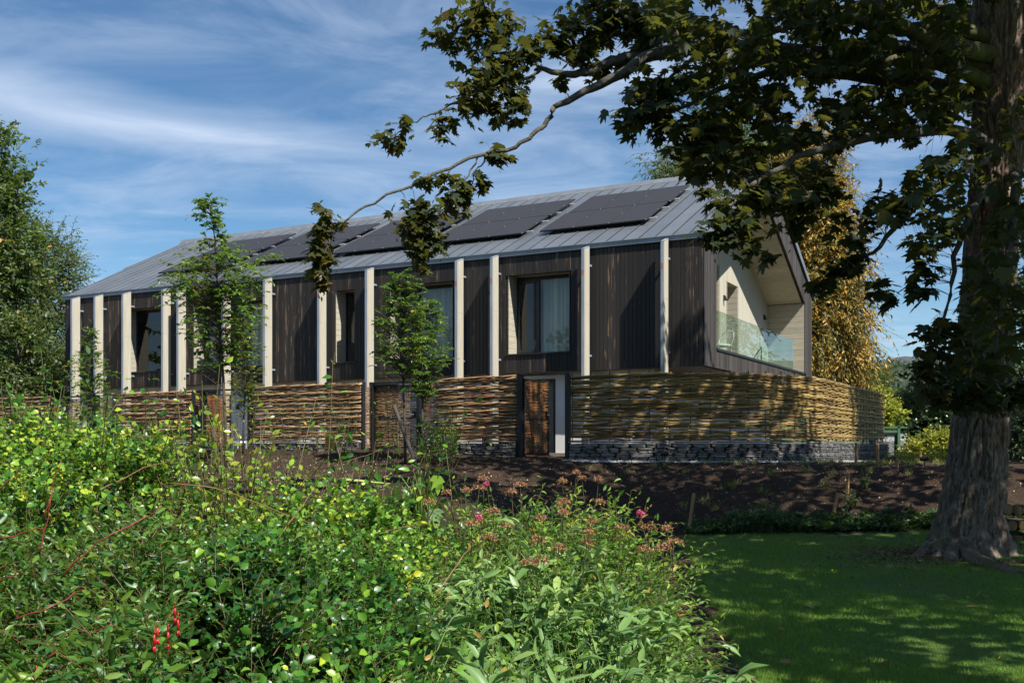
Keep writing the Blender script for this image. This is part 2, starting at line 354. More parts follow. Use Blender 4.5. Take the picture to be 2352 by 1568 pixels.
M['bgleaf'] = mat_leaf('broadleaf_far', [(0.0, (0.028, 0.055, 0.014)), (0.6, (0.075, 0.120, 0.024)), (0.85, (0.14, 0.18, 0.035)), (0.95, (0.19, 0.17, 0.035)), (1.0, (0.34, 0.15, 0.025))], 0.5, 0.25, patch=0.5)
M['ash'] = mat_leaf('feathery_leaf', [(0.0, (0.045, 0.08, 0.02)), (0.6, (0.09, 0.14, 0.035)), (0.9, (0.14, 0.18, 0.05)), (1.0, (0.30, 0.2, 0.03))], 0.55, 0.3, patch=0.5)
M['gold'] = mat_leaf('golden_cypress_spray', [(0.0, (0.09, 0.11, 0.018)), (0.38, (0.22, 0.20, 0.025)), (0.6, (0.46, 0.29, 0.035)), (1.0, (0.62, 0.29, 0.03))], 0.6, 0.25, tcol=(0.5, 0.35, 0.04), patch=0.8)
M['cypress'] = mat_leaf('green_cypress_spray', [(0.0, (0.03, 0.06, 0.015)), (0.6, (0.075, 0.12, 0.02)), (1.0, (0.17, 0.20, 0.03))], 0.6, 0.25, patch=0.6)
M['laurel'] = mat_leaf('dark_evergreen_leaf', [(0.0, (0.008, 0.022, 0.010)), (0.7, (0.020, 0.050, 0.018)), (1.0, (0.045, 0.085, 0.03))], 0.35, 0.15)
M['yellowsh'] = mat_leaf('yellow_shrub_leaf', [(0.0, (0.14, 0.19, 0.025)), (0.5, (0.34, 0.34, 0.035)), (1.0, (0.55, 0.48, 0.04))], 0.5, 0.3)
M['grey'] = mat_leaf('grey_green_leaf', [(0.0, (0.05, 0.07, 0.035)), (0.6, (0.10, 0.125, 0.07)), (1.0, (0.17, 0.15, 0.06))], 0.5, 0.2, patch=0.5)
M['hillwood'] = mat_leaf('distant_wood', [(0.0, (0.014, 0.027, 0.014)), (0.6, (0.026, 0.046, 0.020)), (1.0, (0.045, 0.065, 0.03))], 0.8, 0.1, patch=0.02)
M['grass'] = mat_leaf('grass_blade', [(0.0, (0.055, 0.125, 0.012)), (0.6, (0.130, 0.255, 0.022)), (0.93, (0.24, 0.36, 0.04)), (1.0, (0.24, 0.19, 0.07))], 0.5, 0.3, 0.3, patch=1.0)
M['drygrass'] = mat_leaf('straw_grass', [(0.0, (0.09, 0.14, 0.03)), (1.0, (0.30, 0.24, 0.08))], 0.6, 0.3)
M['groundcover'] = mat_leaf('ground_cover_leaf', [(0.0, (0.014, 0.040, 0.012)), (0.7, (0.035, 0.085, 0.022)), (1.0, (0.07, 0.12, 0.03))], 0.45, 0.22)
M['brownflower'] = mat_leaf('faded_flower', [(0.0, (0.16, 0.065, 0.03)), (0.6, (0.32, 0.14, 0.065)), (1.0, (0.48, 0.26, 0.15))], 0.8, 0.15)
M['pinkflower'] = mat_leaf('pink_flower', [(0.0, (0.45, 0.06, 0.13)), (1.0, (0.70, 0.16, 0.28))], 0.7, 0.2, tcol=(0.7, 0.1, 0.2))
M['red'] = mat_simple('scarlet_petal', (0.42, 0.010, 0.014), rough=0.35)
M['purple'] = mat_simple('purple_petal', (0.12, 0.01, 0.12), rough=0.5)
M['white'] = mat_simple('white_wire', (0.7, 0.7, 0.68), rough=0.5)
M['yellow'] = mat_simple('yellow_plate', (0.72, 0.35, 0.01), rough=0.5)
M['deadleaf'] = mat_leaf('fallen_leaf', [(0.0, (0.22, 0.10, 0.03)), (1.0, (0.45, 0.28, 0.08))], 0.6, 0.2)
# variegated leaf
m, t, p = base_mat('striped_leaf')
at = t.new('ShaderNodeAttribute'); at.attribute_name = 'tint'; ta = t.new('ShaderNodeAttribute'); ta.attribute_name = 'across'
st = t.math('ABSOLUTE', t.math('SINE', t.math('MULTIPLY', ta.outputs['Fac'], 9.0)))
c = t.ramp(at.outputs['Fac'], [(0.0, (0.045, 0.120, 0.026)), (0.6, (0.125, 0.240, 0.055)), (1.0, (0.26, 0.37, 0.09))])
c = t.mix(t.mapr(st, 0.80, 0.98, 0, 0.28), c, (0.24, 0.34, 0.14)); t.link(c, p.inputs['Base Color']); p.inputs['Roughness'].default_value = 0.45
tr = t.new('ShaderNodeBsdfTranslucent'); t.link(c, tr.inputs[0]); mx = t.new('ShaderNodeMixShader'); mx.inputs[0].default_value = 0.22
t.link(p.outputs[0], mx.inputs[1]); t.link(tr.outputs[0], mx.inputs[2]); t.link(mx.outputs[0], t.n['Material Output'].inputs['Surface']); M['seal'] = m

# ------------------------------------------------------------------ foliage engine
def unit(a): return a / (np.linalg.norm(a, axis=-1, keepdims=True) + 1e-9)
def rdir(n, rng=R): return unit(rng.normal(size=(n, 3)))
UP = np.array([0, 0, 1.0])
T_OVAL = (np.array([(0, 0, 0), (.5, 0, -.02), (1, 0, -.16), (.24, .22, .06), (.62, .24, .03), (.24, -.22, .06), (.62, -.24, .03)]),
          np.array([(0, 1, 3), (1, 4, 3), (1, 2, 4), (0, 5, 1), (1, 5, 6), (1, 6, 2)]))
T_ROUND = (T_OVAL[0] * np.array([1, 1.45, 1.3]), T_OVAL[1])
T_LANCE = (T_OVAL[0] * np.array([1, 0.62, 1.2]), T_OVAL[1])
T_DIAM = (np.array([(0, 0, 0), (.45, .3, .05), (1, 0, -.1), (.45, -.3, .05)]), np.array([(0, 2, 1), (0, 3, 2)]))
T_SPRAY = (np.array([(0, 0, 0), (.3, .12, 0), (.55, .05, -.08), (.75, .2, -.2), (1, 0, -.4), (.7, -.14, -.16), (.5, -.05, -.06), (.35, -.22, -.04)]),
           np.array([(0, 6, 1), (1, 6, 2), (2, 6, 4), (2, 4, 3), (6, 5, 4), (0, 7, 6)]))
_o = [(1.0, 0), (.76, .17), (.56, .19), (.60, .34), (.80, .56), (.50, .47), (.27, .36), (.24, .62), (.04, .46), (-.10, .30), (0, 0)]
_mp = [(.06, 0)] + _o[:-1] + [(x, -y) for x, y in _o[9:0:-1]]
T_MAPLE = (np.array([(x, y * 1.05, -.12 * (x * x + y * y) + .05 * abs(y)) for x, y in _mp]),
           np.array([(0, i, i + 1) for i in range(1, len(_mp) - 1)] + [(0, len(_mp) - 1, 1)]))
T_STAR = (T_MAPLE[0], T_MAPLE[1])
T_FROND = (np.array([(0, 0, 0), (.4, .16, -.03), (1, 0, -.25), (.45, -.16, -.03)]), np.array([(0, 2, 1), (0, 3, 2)]))
T_BLADE = (np.array([(0, .5, 0), (0, -.5, 0), (.6, .3, 0), (.6, -.3, 0), (1, 0, 0)]), np.array([(0, 1, 3), (0, 3, 2), (2, 3, 4)]))

def cloud_mesh(name, tmpl, P, X, N, S, tint, mat, across=False):
    P = np.asarray(P); X = unit(X); Y = unit(np.cross(N, X)); Z = np.cross(X, Y)
    tv, tf = tmpl; k = len(tv); n = len(P)
    S = np.broadcast_to(np.asarray(S, float).reshape(-1, 1) if np.ndim(S) < 2 else S, (n, 1))
    curl = 1 + 0.5 * R.normal(size=(n, 1, 1))
    V = P[:, None, :] + S[:, None, :] * (tv[None, :, 0:1] * X[:, None, :] + tv[None, :, 1:2] * Y[:, None, :] + tv[None, :, 2:3] * curl * Z[:, None, :])
    T = tf[None] + (np.arange(n) * k)[:, None, None]
    me = np_mesh(name, V, T, mat, np.repeat(np.asarray(tint) * np.ones(n), k), smooth=True)
    if across:
        a = me.attributes.new('across', 'FLOAT', 'POINT'); a.data.foreach_set('value', np.tile(tv[:, 1] * 4, n).astype(np.float32))
    return me

def tubes_mesh(name, paths, rad, mat, sides=3):
    """paths (n,k,3), rad (n,k)"""
    paths = np.asarray(paths); n, k, _ = paths.shape; rad = np.broadcast_to(rad, (n, k))
    tg = unit(np.gradient(paths, axis=1)); ref = np.where(np.abs(tg[..., 2:3]) > .9, np.array([1., 0, 0]), UP)
    A = unit(np.cross(tg, ref)); B = np.cross(tg, A)
    an = np.arange(sides) * 2 * math.pi / sides
    V = paths[:, :, None, :] + rad[:, :, None, None] * (np.cos(an)[:, None] * A[:, :, None, :] + np.sin(an)[:, None] * B[:, :, None, :])
    idx = np.arange(n * k * sides).reshape(n, k, sides); a = idx[:, :-1]; b = idx[:, 1:]
    Q = np.stack([a, b, np.roll(b, -1, axis=2), np.roll(a, -1, axis=2)], -1)
    return np_mesh(name, V, Q, mat, smooth=True, n=4)

def twigs(base, dirs, length, nleaf=8, K=5, droop=0.25, lsize=0.05, svar=0.36, upb=0.8, fwd=0.6, s0=0.12, rnd=0.6, rng=R):
    """leafy twigs: returns paths and the arrays of their leaves"""
    n = len(base); dirs = unit(dirs); length = np.broadcast_to(length, (n,))
    side = unit(np.cross(dirs, UP + 0.01)); wob = rng.normal(size=(n, 3)) * 0.18
    s = np.linspace(0, 1, K)
    def at(q):
        return base[:, None] + length[:, None, None] * (dirs[:, None] * q[None, :, None] + (wob[:, None] - droop * UP) * (q[None, :, None] ** 2))
    path = at(s)
    q = np.linspace(s0, 1.0, nleaf); pp = at(q)
    tg = unit(dirs[:, None] + 2 * (wob[:, None] - droop * UP) * q[None, :, None])
    sgn = np.where(np.arange(nleaf) % 2 == 0, 1, -1)[None, :, None]
    ax = unit(np.cross(tg, UP + 0.01)) 
    X = unit(fwd * tg + sgn * ax * (1.15 - q[None, :, None] * 0.6) + rnd * 0.6 * rng.normal(size=(n, nleaf, 3)))
    N = unit(upb * UP + rnd * rng.normal(size=(n, nleaf, 3)))
    svar = svar; S = lsize * (1 + svar * rng.normal(size=(n, nleaf))).clip(0.4, 1.55) * (1.1 - 0.35 * q[None, :])
    return path, pp.reshape(-1, 3), X.reshape(-1, 3), N.reshape(-1, 3), S.reshape(-1)

def foliage_objs(parent, tmpl, path, P, X, N, S, tint, lmat, smat, trad, nparts=0, lname='foliage', sname='twigs', across=False, near=None, partname='leaf', sides=3):
    if nparts and near is not None and len(P):
        dd = np.linalg.norm(P - near, axis=1) / np.maximum(S, 1e-3); order = np.argsort(dd)
        idx = order[:nparts]; rest = np.setdiff1d(np.arange(len(P)), idx)
        protos = []
        for q in range(5):
            me = cloud_mesh(partname, tmpl, np.zeros((1, 3)), np.array([[1., 0, 0]]), np.array([[0, 0, 1.]]), [1.0], [q / 4 * 0.9], lmat, across); protos.append(me)
        tt = np.asarray(tint) * np.ones(len(P))
        Xi = unit(X[idx]); Yi = unit(np.cross(N[idx], Xi)); Zi = np.cross(Xi, Yi)
        for j, i in enumerate(idx):
            mt = Matrix(((Xi[j][0], Yi[j][0], Zi[j][0]), (Xi[j][1], Yi[j][1], Zi[j][1]), (Xi[j][2], Yi[j][2], Zi[j][2]))).to_4x4() @ Matrix.Scale(float(S[i]), 4)
            mt.translation = Vector(P[i]); o = D.objects.new(partname, protos[int(np.clip(round(tt[i] * 4), 0, 4))]); COL.objects.link(o)
            o.parent = parent; o.matrix_local = mt
        P, X, N, S, tint = P[rest], X[rest], N[rest], S[rest], tt[rest]
    a = link(lname, cloud_mesh(lname, tmpl, P, X, N, S, tint, lmat, across), parent, kind='stuff')
    if path is not None:
        K = path.shape[1]; b = link(sname, tubes_mesh(sname, path, trad * np.linspace(1, 0.35, K)[None], smat, sides), parent, kind='stuff')
    return a

def limb_tree(name, label, cat, base, height, crown, lmat, nleaf, lsize, tmpl=T_OVAL, trunk_r=0.2, bark='limb', group=None, lean=(0, 0), droopy=0.0, tintf=None, clump=0.5, upb=0.7, vis_limbs=8, twl=0.7, seed=0):
    """crown: list of ellipsoids (cx,cy,cz,rx,ry,rz) in local coordinates"""
    rng = np.random.default_rng(seed + 11)
    o = thing(name, label, cat, tuple(base), 0, group)
    mb = MB(); k = 9; tp = [np.array([lean[0] * (i / k) ** 2, lean[1] * (i / k) ** 2, -0.15 + (height + .15) * i / k]) + rng.normal(size=3) * [trunk_r * .3, trunk_r * .3, 0] for i in range(k + 1)]
    mb.tube(tp, [trunk_r * (1.25 if i == 0 else 1 - 0.85 * i / k) for i in range(k + 1)], 8)
    mb.obj('trunk', M[bark], o, True)
    vol = np.array([c[3] * c[4] * c[5] for c in crown]) ** 0.66; vol /= vol.sum()
    nt_ = max(1, nleaf // 8); which = rng.choice(len(crown), nt_, p=vol); C = np.array(crown)[which]
    # clumps: twigs start from a limited number of bough tips
    nc = max(6, int(nt_ * 0.04)); wc = rng.choice(len(crown), nc, p=vol); CC = np.array(crown)[wc]
    dv = rdir(nc, rng); rr = 0.45 + 0.55 * rng.random((nc, 1)) ** 0.5
    tips = CC[:, :3] + dv * CC[:, 3:] * rr
    mbl = MB()
    for i in range(min(vis_limbs * 3, nc)):
        z0 = min(max(tips[i][2] * 0.55, height * 0.12), height * 0.9); f = np.clip(z0 / height, 0, 1) 
        a = np.array([lean[0] * f * f, lean[1] * f * f, z0]); b = tips[i]; mid = (a + b) / 2 + np.array([0, 0, 0.08 * np.linalg.norm(b - a)])
        rr0 = trunk_r * (0.42 if i < vis_limbs else 0.2)
        mbl.tube([a, mid, b], [rr0, rr0 * .6, rr0 * .15], 5)
    mbl.obj('limb', M[bark], o, True, kind='stuff')
    ci = rng.integers(0, nc, nt_); own = tips[ci] + rng.normal(size=(nt_, 3)) * (C[:, 3:].mean(1, keepdims=True) * 0.16 * (1 + clump))
    dirs = unit(unit(own - (C[:, :3])) + 0.5 * rdir(nt_, rng) + np.array([0, 0, 0.25 - droopy]))
    path, P, X, N, S = twigs(own, dirs, twl * (0.6 + 0.8 * rng.random(nt_)), 8, 4, 0.2 + droopy, lsize, 0.3, upb, rng=rng)
    if droopy: X = unit(X + np.array([0, 0, -droopy * 1.4]))
    tint = np.repeat(np.clip(rng.normal(0.45, 0.2, nt_), 0, 1), 8) + rng.normal(0, 0.12, len(P))
    foliage_objs(o, tmpl, path, P, X, N, S, np.clip(tint, 0, 1), M[lmat], M[bark], 0.006 + trunk_r * .02, lname='crown')
    return o

# ------------------------------------------------------------------ house frame and terrain
A0 = math.radians(28.07); Uv = np.array([-math.cos(A0), math.sin(A0)]); Vv = np.array([math.sin(A0), math.cos(A0)])
C0 = np.array([4.537, 24.2])
def hw(t, w=0.0): return C0 + t * Uv - w * Vv            # facade metres -> ground plan
def t_of(px, w=0.0):
    b = C0 - w * Vv; r = (px - 1176) / F; return (b[0] - b[1] * r) / (-Uv[0] + Uv[1] * r)

def ground_z(x, y):
    x = np.asarray(x, float); y = np.asarray(y, float)
    t = (x - 3.5) * Uv[0] + (y - 22.26) * Uv[1]              # along the fence
    w = (x - 3.5) * Vv[0] + (y - 22.26) * Vv[1]              # beyond the fence > 0
    zf = 1.18 + 0.26 * sstep(0.5, 8.0, t) - 0.12 * sstep(0, 12, w) * sstep(3, -2, t)
    left = sstep(2.6, -2.0, x)
    zb = 0.06 + 0.90 * left
    near = zb * sstep(3.0, 17.0, y) ** np.where(left > .5, 0.6, 1.4)
    k = sstep(-4.7, -0.3, w)
    return lerp(near, zf, np.where(y < 12, k * sstep(8, 12, y), k))

def grid_obj(name, x0, x1, nx, y0, y1, ny, mat, zf, xs=None, ys=None, **kw):
    xs = np.linspace(x0, x1, nx) if xs is None else xs; ys = np.linspace(y0, y1, ny) if ys is None else ys
    X, Y = np.meshgrid(xs, ys); Z = zf(X, Y); V = np.stack([X, Y, Z], -1)
    i = np.arange(len(xs) * len(ys)).reshape(len(ys), len(xs))
    Q = np.stack([i[:-1, :-1], i[:-1, 1:], i[1:, 1:], i[1:, :-1]], -1)
    return link(name, np_mesh(name, V, Q, mat, smooth=True, n=4), **kw)

def soil_z(X, Y):
    near = (Y > 5) & (Y < 30) & (np.abs(X) < 16)
    b = 0.045 * vnoise(X * 2.3, Y * 2.3) + 0.030 * vnoise(X * 7, Y * 7, 3) + 0.022 * np.abs(vnoise(X * 19, Y * 19, 7))
    return ground_z(X, Y) + np.where(near, b, 0) - 0.02
def soil_grid_z(X, Y):
    return np.where(lawn_mask(X, Y) > .12, ground_z(X, Y) - .06, soil_z(X, Y))
def lawn_edge_x(y): return np.interp(y, [-8, 3, 6.9, 9.9, 13, 17, 17.4], [1.35, 1.45, 1.55, 1.85, 2.25, 2.8, 3.1])
def lawn_edge_y(x): return np.interp(x, [2.6, 4, 6, 8, 12, 30], [17.2, 17.25, 16.6, 15.9, 15.6, 15.4])
def lawn_mask(x, y):
    wob = 0.10 * vnoise(x * 2.1, y * 2.1) + 0.04 * vnoise(x * 9, y * 9)
    return np.minimum(x - lawn_edge_x(y) + wob, lawn_edge_y(x) - y + wob)
xs = np.concatenate([[-9000, -3000, -900, -300, -120, -60, -35, -22], np.linspace(-16, 14, 420), [20, 35, 60, 120, 300, 900, 3000, 9000]])
ys = np.concatenate([[-9000, -3000, -900, -300, -100, -40, -15, -5, 0], np.linspace(4, 30, 420), [34, 45, 60, 90, 150, 300, 900, 3000, 9000]])
grid_obj('ground', 0, 0, 0, 0, 0, 0, M['soil'], soil_grid_z, xs, ys, kind='structure')

def turf_z(X, Y):
    return ground_z(X, Y) + np.clip(lawn_mask(X, Y) * 0.3, -0.12, 0.02) + 0.02 * vnoise(X * .9, Y * .9)
grid_obj('lawn', 1.0, 22, 210, -8, 17.6, 260, M['turf'], turf_z, kind='structure')
def meadow_z(X, Y): return ground_z(X, Y) + 0.03
# beyond the beds: rough grass all round
bx = np.concatenate([[-9000, -2500, -700, -200, -90, -50, -30], np.linspace(-20, 30, 40), [45, 80, 200, 700, 2500, 9000]])
by = np.concatenate([[37, 40, 50, 70, 110, 200, 500, 1500, 9000]])
grid_obj('meadow', 0, 0, 0, 0, 0, 0, M['turf'], meadow_z, bx, by, kind='structure')
grid_obj('rough_grass', -60, -1.0, 40, -60, -1.5, 30, M['turf'], meadow_z, kind='structure')

# fells on the skyline and the wooded rise before them
m_h = mat_simple('heather_fell', (0.075, 0.085, 0.075), (0.045, 0.055, 0.06), 0.004, 0.95)
m_f = mat_simple('hill_pasture', (0.075, 0.115, 0.04), (0.045, 0.075, 0.03), 0.02, 0.95)
def ring(name, rad, hfun, mat, n=360, depth=500):
    an = np.linspace(0, 2 * math.pi, n, endpoint=False); h = hfun(an)
    rows = []
    for f, rr in ((0.0, rad - depth), (0.55, rad - depth * .45), (0.9, rad - depth * .15), (1.0, rad), (0.6, rad + depth * .5), (0, rad + depth)):
        hh = h * f * (1 + 0.12 * vnoise(np.cos(an) * 9 + f * 5, np.sin(an) * 9, f * 3) * (f < 1)); rows.append(np.stack([np.sin(an) * rr, np.cos(an) * rr, hh], -1))
    V = np.array(rows); k = len(rows); i = np.arange(k * n).reshape(k, n)
    Q = np.stack([i[:-1], np.roll(i, -1, 1)[:-1], np.roll(i, -1, 1)[1:], i[1:]], -1)
    return link(name, np_mesh(name, V, Q, mat, smooth=True, n=4), kind='structure')
def fell_h(a):
    return 2600 * (0.0735 + 0.010 * vnoise(np.cos(a) * 6, np.sin(a) * 6) + 0.004 * vnoise(np.cos(a) * 22, np.sin(a) * 22, 2) + 0.0018 * vnoise(np.cos(a) * 70, np.sin(a) * 70, 2))
ring('fells', 2600, fell_h, m_h, 720, 1200)
def rise_h(a):
    az = math.atan2(900, 2352)
    return 620 * (0.022 + 0.044 * np.exp(-((a - az) / 0.10) ** 2) + 0.01 * vnoise(np.cos(a) * 5, np.sin(a) * 5, 9))
ring('wooded_rise', 620, rise_h, m_f, 360, 260)
n = 260
aa = math.atan2(880, 2352) + R.random(n) * 0.20 - 0.03; dd = 380 + 230 * R.random(n); gk = np.clip((dd - 360) / 260, 0, 1)
P = []; S = []
for a_, d_, g_ in zip(aa, dd, gk):
    zc = rise_h(np.array([a_]))[0] * g_ * 0.95; rr = 5 + 5 * R.random(); m_ = 60
    v_ = rdir(m_); v_[:, 2] = np.abs(v_[:, 2]) * 1.1
    P.append(np.array([math.sin(a_) * d_, math.cos(a_) * d_, zc]) + v_ * rr * (0.8 + .25 * R.random((m_, 1)))); S.append(rr * (0.32 + 0.25 * R.random(m_)))
P = np.concatenate(P); S = np.concatenate(S)
wd = link('distant_woodland', cloud_mesh('distant_woodland', T_DIAM, P, rdir(len(P)), unit(rdir(len(P)) + [0, -1.0, 1.0]), S, np.clip(R.normal(.45, .25, len(P)), 0, 1), M['hillwood']), kind='stuff',
          label='hazy dark woodland on the far hillside beside the golden conifer', category='woodland')

# ------------------------------------------------------------------ HOUSE (local: x = -t along the front, y = depth, z from 1.25)
HB = 1.25; HZ = CAMZ - HB
house = thing('house', 'long dark timber-clad house with grey metal roof and white upright fins', 'house', (C0[0], C0[1], HB), -A0)
zb, ze = 1.87 + HZ, 4.877 + HZ                 # cladding bottom, fascia bottom
ROOF0, SLOPE, RS = 5.01 + HZ, (7.99 - 5.01) / 6.15, 6.15
LEN = 22.26
def roof_z(s): return ROOF0 + SLOPE * (s if s <= RS else 2 * RS - s)
unit_box = MB().box((-.5, -.5, -.5), (.5, .5, .5)).mesh('plank', M['char'])
# beveled plank
def plank_mesh(mat):
    mb = MB(); b = 0.03
    x = .5; i0 = 0
    mb.v = [(-x, .5, -.5), (x, .5, -.5), (x, -.5 + .3, -.5), (x - b, -.5, -.5), (-x + b, -.5, -.5), (-x, -.5 + .3, -.5)]
    mb.v += [(a, c, .5) for a, c, _ in mb.v]
    mb.f = [[0, 1, 2, 3, 4, 5][::-1], [6, 7, 8, 9, 10, 11]] + [[i, (i + 1) % 6, 6 + (i + 1) % 6, 6 + i] for i in range(6)]
    return mb.mesh('plank', mat)
pm = plank_mesh(M['char'])
windows = [(3.50, 5.248, 'a'), (6.95, 8.98, 'a'), (10.18, 10.86, 'n'), (13.45, 16.39, 'b'), (17.70, 19.42, 'c')]
WZ0, WZ1 = 2.345 + HZ, 4.38 + HZ
bk = MB(); cur = 0.0
for (a, b, _) in windows:
    bk.box((-a, .0, zb), (-cur, .12, ze + .1)); bk.box((-b, .0, zb), (-a, .12, WZ0)); bk.box((-b, .0, WZ1), (-a, .12, ze + .1)); cur = b
bk.box((-LEN, 0, zb), (-cur, .12, ze + .1))
facade = bk.obj('front_wall', M['backing'], house)
pitch = 0.1105; k = 0; x = 0.02
rng_pl = random.Random(4)
while x < LEN - 0.02:
    wv = pitch; x1 = min(x + wv, LEN)
    segs = [(zb - 0.02, ze + 0.03)]
    for (a, b, _) in windows:
        if x1 > a + 0.02 and x < b - 0.02:
            segs = [(zb - 0.02, WZ0 - 0.02), (WZ1, ze + 0.03)]
            x0c, x1c = x, x1
    for (z0, z1) in segs:
        o = link('plank', pm, facade, loc=(-(x + x1) / 2, -0.012 - rng_pl.random() * 0.003, (z0 + z1) / 2), scale=(x1 - x - 0.004, 0.022, z1 - z0))
    x = x1
# ---- gable wall (x = 0 plane, s = y)
GW = 2 * RS - 0.3
OP = [(1.0, 2.33), (1.0, 4.65), (6.05, 6.98), (10.95, 4.65), (10.95, 2.33)]
def op_top(s): return float(np.interp(s, [1.0, 6.05, 10.95], [4.65, 6.98, 4.65])) + HZ
gm = MB()
gm.box((-.10, 0.0, zb + .03), (-.03, 1.0, ROOF0 - .05)); gm.box((-.10, 10.95, zb + .03), (-.03, GW, ROOF0 - .05)); gm.box((-.10, 1.0, zb + .03), (-.03, 10.95, 2.30 + HZ))
for s0, s1 in [(0.0, 1.0)] + [(1.0 + i * (9.95 / 20), 1.0 + (i + 1) * (9.95 / 20)) for i in range(20)] + [(10.95, GW)]:
    l0 = op_top(s0) if 1.0 <= s0 and s1 <= 10.951 else ROOF0 - .05; l1 = op_top(s1) if 1.0 <= s0 and s1 <= 10.951 else ROOF0 - .05
    gm.hexa([(-.10, s0, l0), (-.03, s0, l0), (-.03, s1, l1), (-.10, s1, l1), (-.10, s0, roof_z(s0) - .06), (-.03, s0, roof_z(s0) - .06), (-.03, s1, roof_z(s1) - .06), (-.10, s1, roof_z(s1) - .06)])
gable = gm.obj('gable_wall', M['backing'], house)
s = 0.0; pw = 0.112
while s < GW - 0.01:
    s1 = min(s + pw, GW); a, b = s + .003, s1 - .003
    segs = []
    inside = s1 > 1.0 + .03 and s < 10.95 - .03
    if inside:
        segs.append((zb, zb, 2.30 + HZ, 2.30 + HZ)); segs.append((op_top(a), op_top(b), roof_z(a) - .04, roof_z(b) - .04))
    else: segs.append((zb, zb, roof_z(a) - .04, roof_z(b) - .04))
    for (l0, l1, h0, h1) in segs:
        q = 0.0 + random.random() * .003
        MB().hexa([(-.03, a, l0), (q, a + .003, l0), (q, b - .003, l1), (-.03, b, l1), (-.03, a, h0), (q, a + .003, h0), (q, b - .003, h1), (-.03, b, h1)]).obj('plank', M['chargrey'], gable)
    s = s1
# ---- roof
def rp(t, s, dz=0.0): return np.array([-t, s, roof_z(s) + dz])
def t_left(s): return LEN + 0.12 + (0.78) * np.clip(s / RS, 0, 1)
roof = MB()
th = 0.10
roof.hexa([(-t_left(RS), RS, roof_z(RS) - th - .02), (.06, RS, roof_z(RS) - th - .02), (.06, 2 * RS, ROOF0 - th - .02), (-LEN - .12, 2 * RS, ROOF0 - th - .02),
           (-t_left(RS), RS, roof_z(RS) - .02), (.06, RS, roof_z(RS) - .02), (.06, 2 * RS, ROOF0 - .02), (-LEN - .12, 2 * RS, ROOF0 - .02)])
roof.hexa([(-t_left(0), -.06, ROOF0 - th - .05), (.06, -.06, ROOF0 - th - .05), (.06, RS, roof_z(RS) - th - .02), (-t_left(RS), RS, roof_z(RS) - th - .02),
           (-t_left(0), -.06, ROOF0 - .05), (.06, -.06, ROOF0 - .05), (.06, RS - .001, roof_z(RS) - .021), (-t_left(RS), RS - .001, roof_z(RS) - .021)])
roof = roof.obj('roof', M['black'], house)  # deck coloured black so the sheet gaps read as seam shadows
pan = 0.43; tt = -0.05
while tt < t_left(RS) - 0.02:
    t0, t1 = tt, tt + pan; s_lo = -0.03; s_hi = RS - 0.10
    def clipped(tq): # where does the skew left verge cut this line
        if tq <= t_left(s_lo): return s_lo
        return min(s_hi, (tq - LEN - 0.12) / 0.78 * RS)
    a0, a1 = clipped(t0), clipped(min(t1, t_left(RS)))
    if a0 >= s_hi - .05: break
    t1c = min(t1, t_left(s_hi)); mb = MB(); g_ = .034  # gap bares the black deck: a painted line standing in for rib shadow
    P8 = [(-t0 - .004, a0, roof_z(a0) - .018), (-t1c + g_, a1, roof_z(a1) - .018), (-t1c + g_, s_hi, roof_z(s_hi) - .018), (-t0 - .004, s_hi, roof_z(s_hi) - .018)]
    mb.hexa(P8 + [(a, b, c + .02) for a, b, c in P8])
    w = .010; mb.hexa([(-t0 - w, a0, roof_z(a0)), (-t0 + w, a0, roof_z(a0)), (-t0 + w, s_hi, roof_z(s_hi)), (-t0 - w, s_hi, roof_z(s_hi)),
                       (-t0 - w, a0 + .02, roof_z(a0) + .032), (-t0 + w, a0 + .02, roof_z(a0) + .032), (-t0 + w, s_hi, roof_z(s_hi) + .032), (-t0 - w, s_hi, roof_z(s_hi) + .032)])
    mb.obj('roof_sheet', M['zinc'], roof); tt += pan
mb = MB(); rz = roof_z(RS)
mb.hexa([(-t_left(RS) - .02, RS - .20, rz - .09), (.08, RS - .20, rz - .09), (.08, RS + .2, rz - .09), (-t_left(RS) - .02, RS + .2, rz - .09),
         (-t_left(RS) - .02, RS - .10, rz + .06), (.08, RS - .10, rz + .06), (.08, RS + .1, rz + .06), (-t_left(RS) - .02, RS + .1, rz + .06)])
mb.obj('ridge_cap', M['zinctrim'], roof)
MB().box((-LEN - .12, -.075, ze + .0), (.075, .01, ROOF0 - .03)).obj('fascia', M['zinctrim'], roof)
MB().box((-LEN - .12, -.10, ROOF0 - .03), (.09, .01, ROOF0 - .012)).obj('drip_edge', M['zinctrim'], roof)
for sa, sb_ in ((-.075, RS), (2 * RS, RS)):
    h0, h1 = roof_z(max(sa, 0)) if sa < RS else ROOF0, roof_z(RS)
    MB().hexa([(.035, sa, h0 - .17), (.075, sa, h0 - .17), (.075, sb_, h1 - .17), (.035, sb_, h1 - .17), (.035, sa, h0 + .03), (.075, sa, h0 + .03), (.075, sb_, h1 + .03), (.035, sb_, h1 + .03)]).obj('verge_trim', M['zinctrim'], roof)
    MB().hexa([(-.10, sa, h0 + .012), (.073, sa, h0 + .012), (.073, sb_, h1 + .012), (-.10, sb_, h1 + .012), (-.10, sa, h0 + .032), (.073, sa, h0 + .032), (.073, sb_, h1 + .032), (-.10, sb_, h1 + .032)]).obj('verge_flashing', M['zinctrim'], roof)
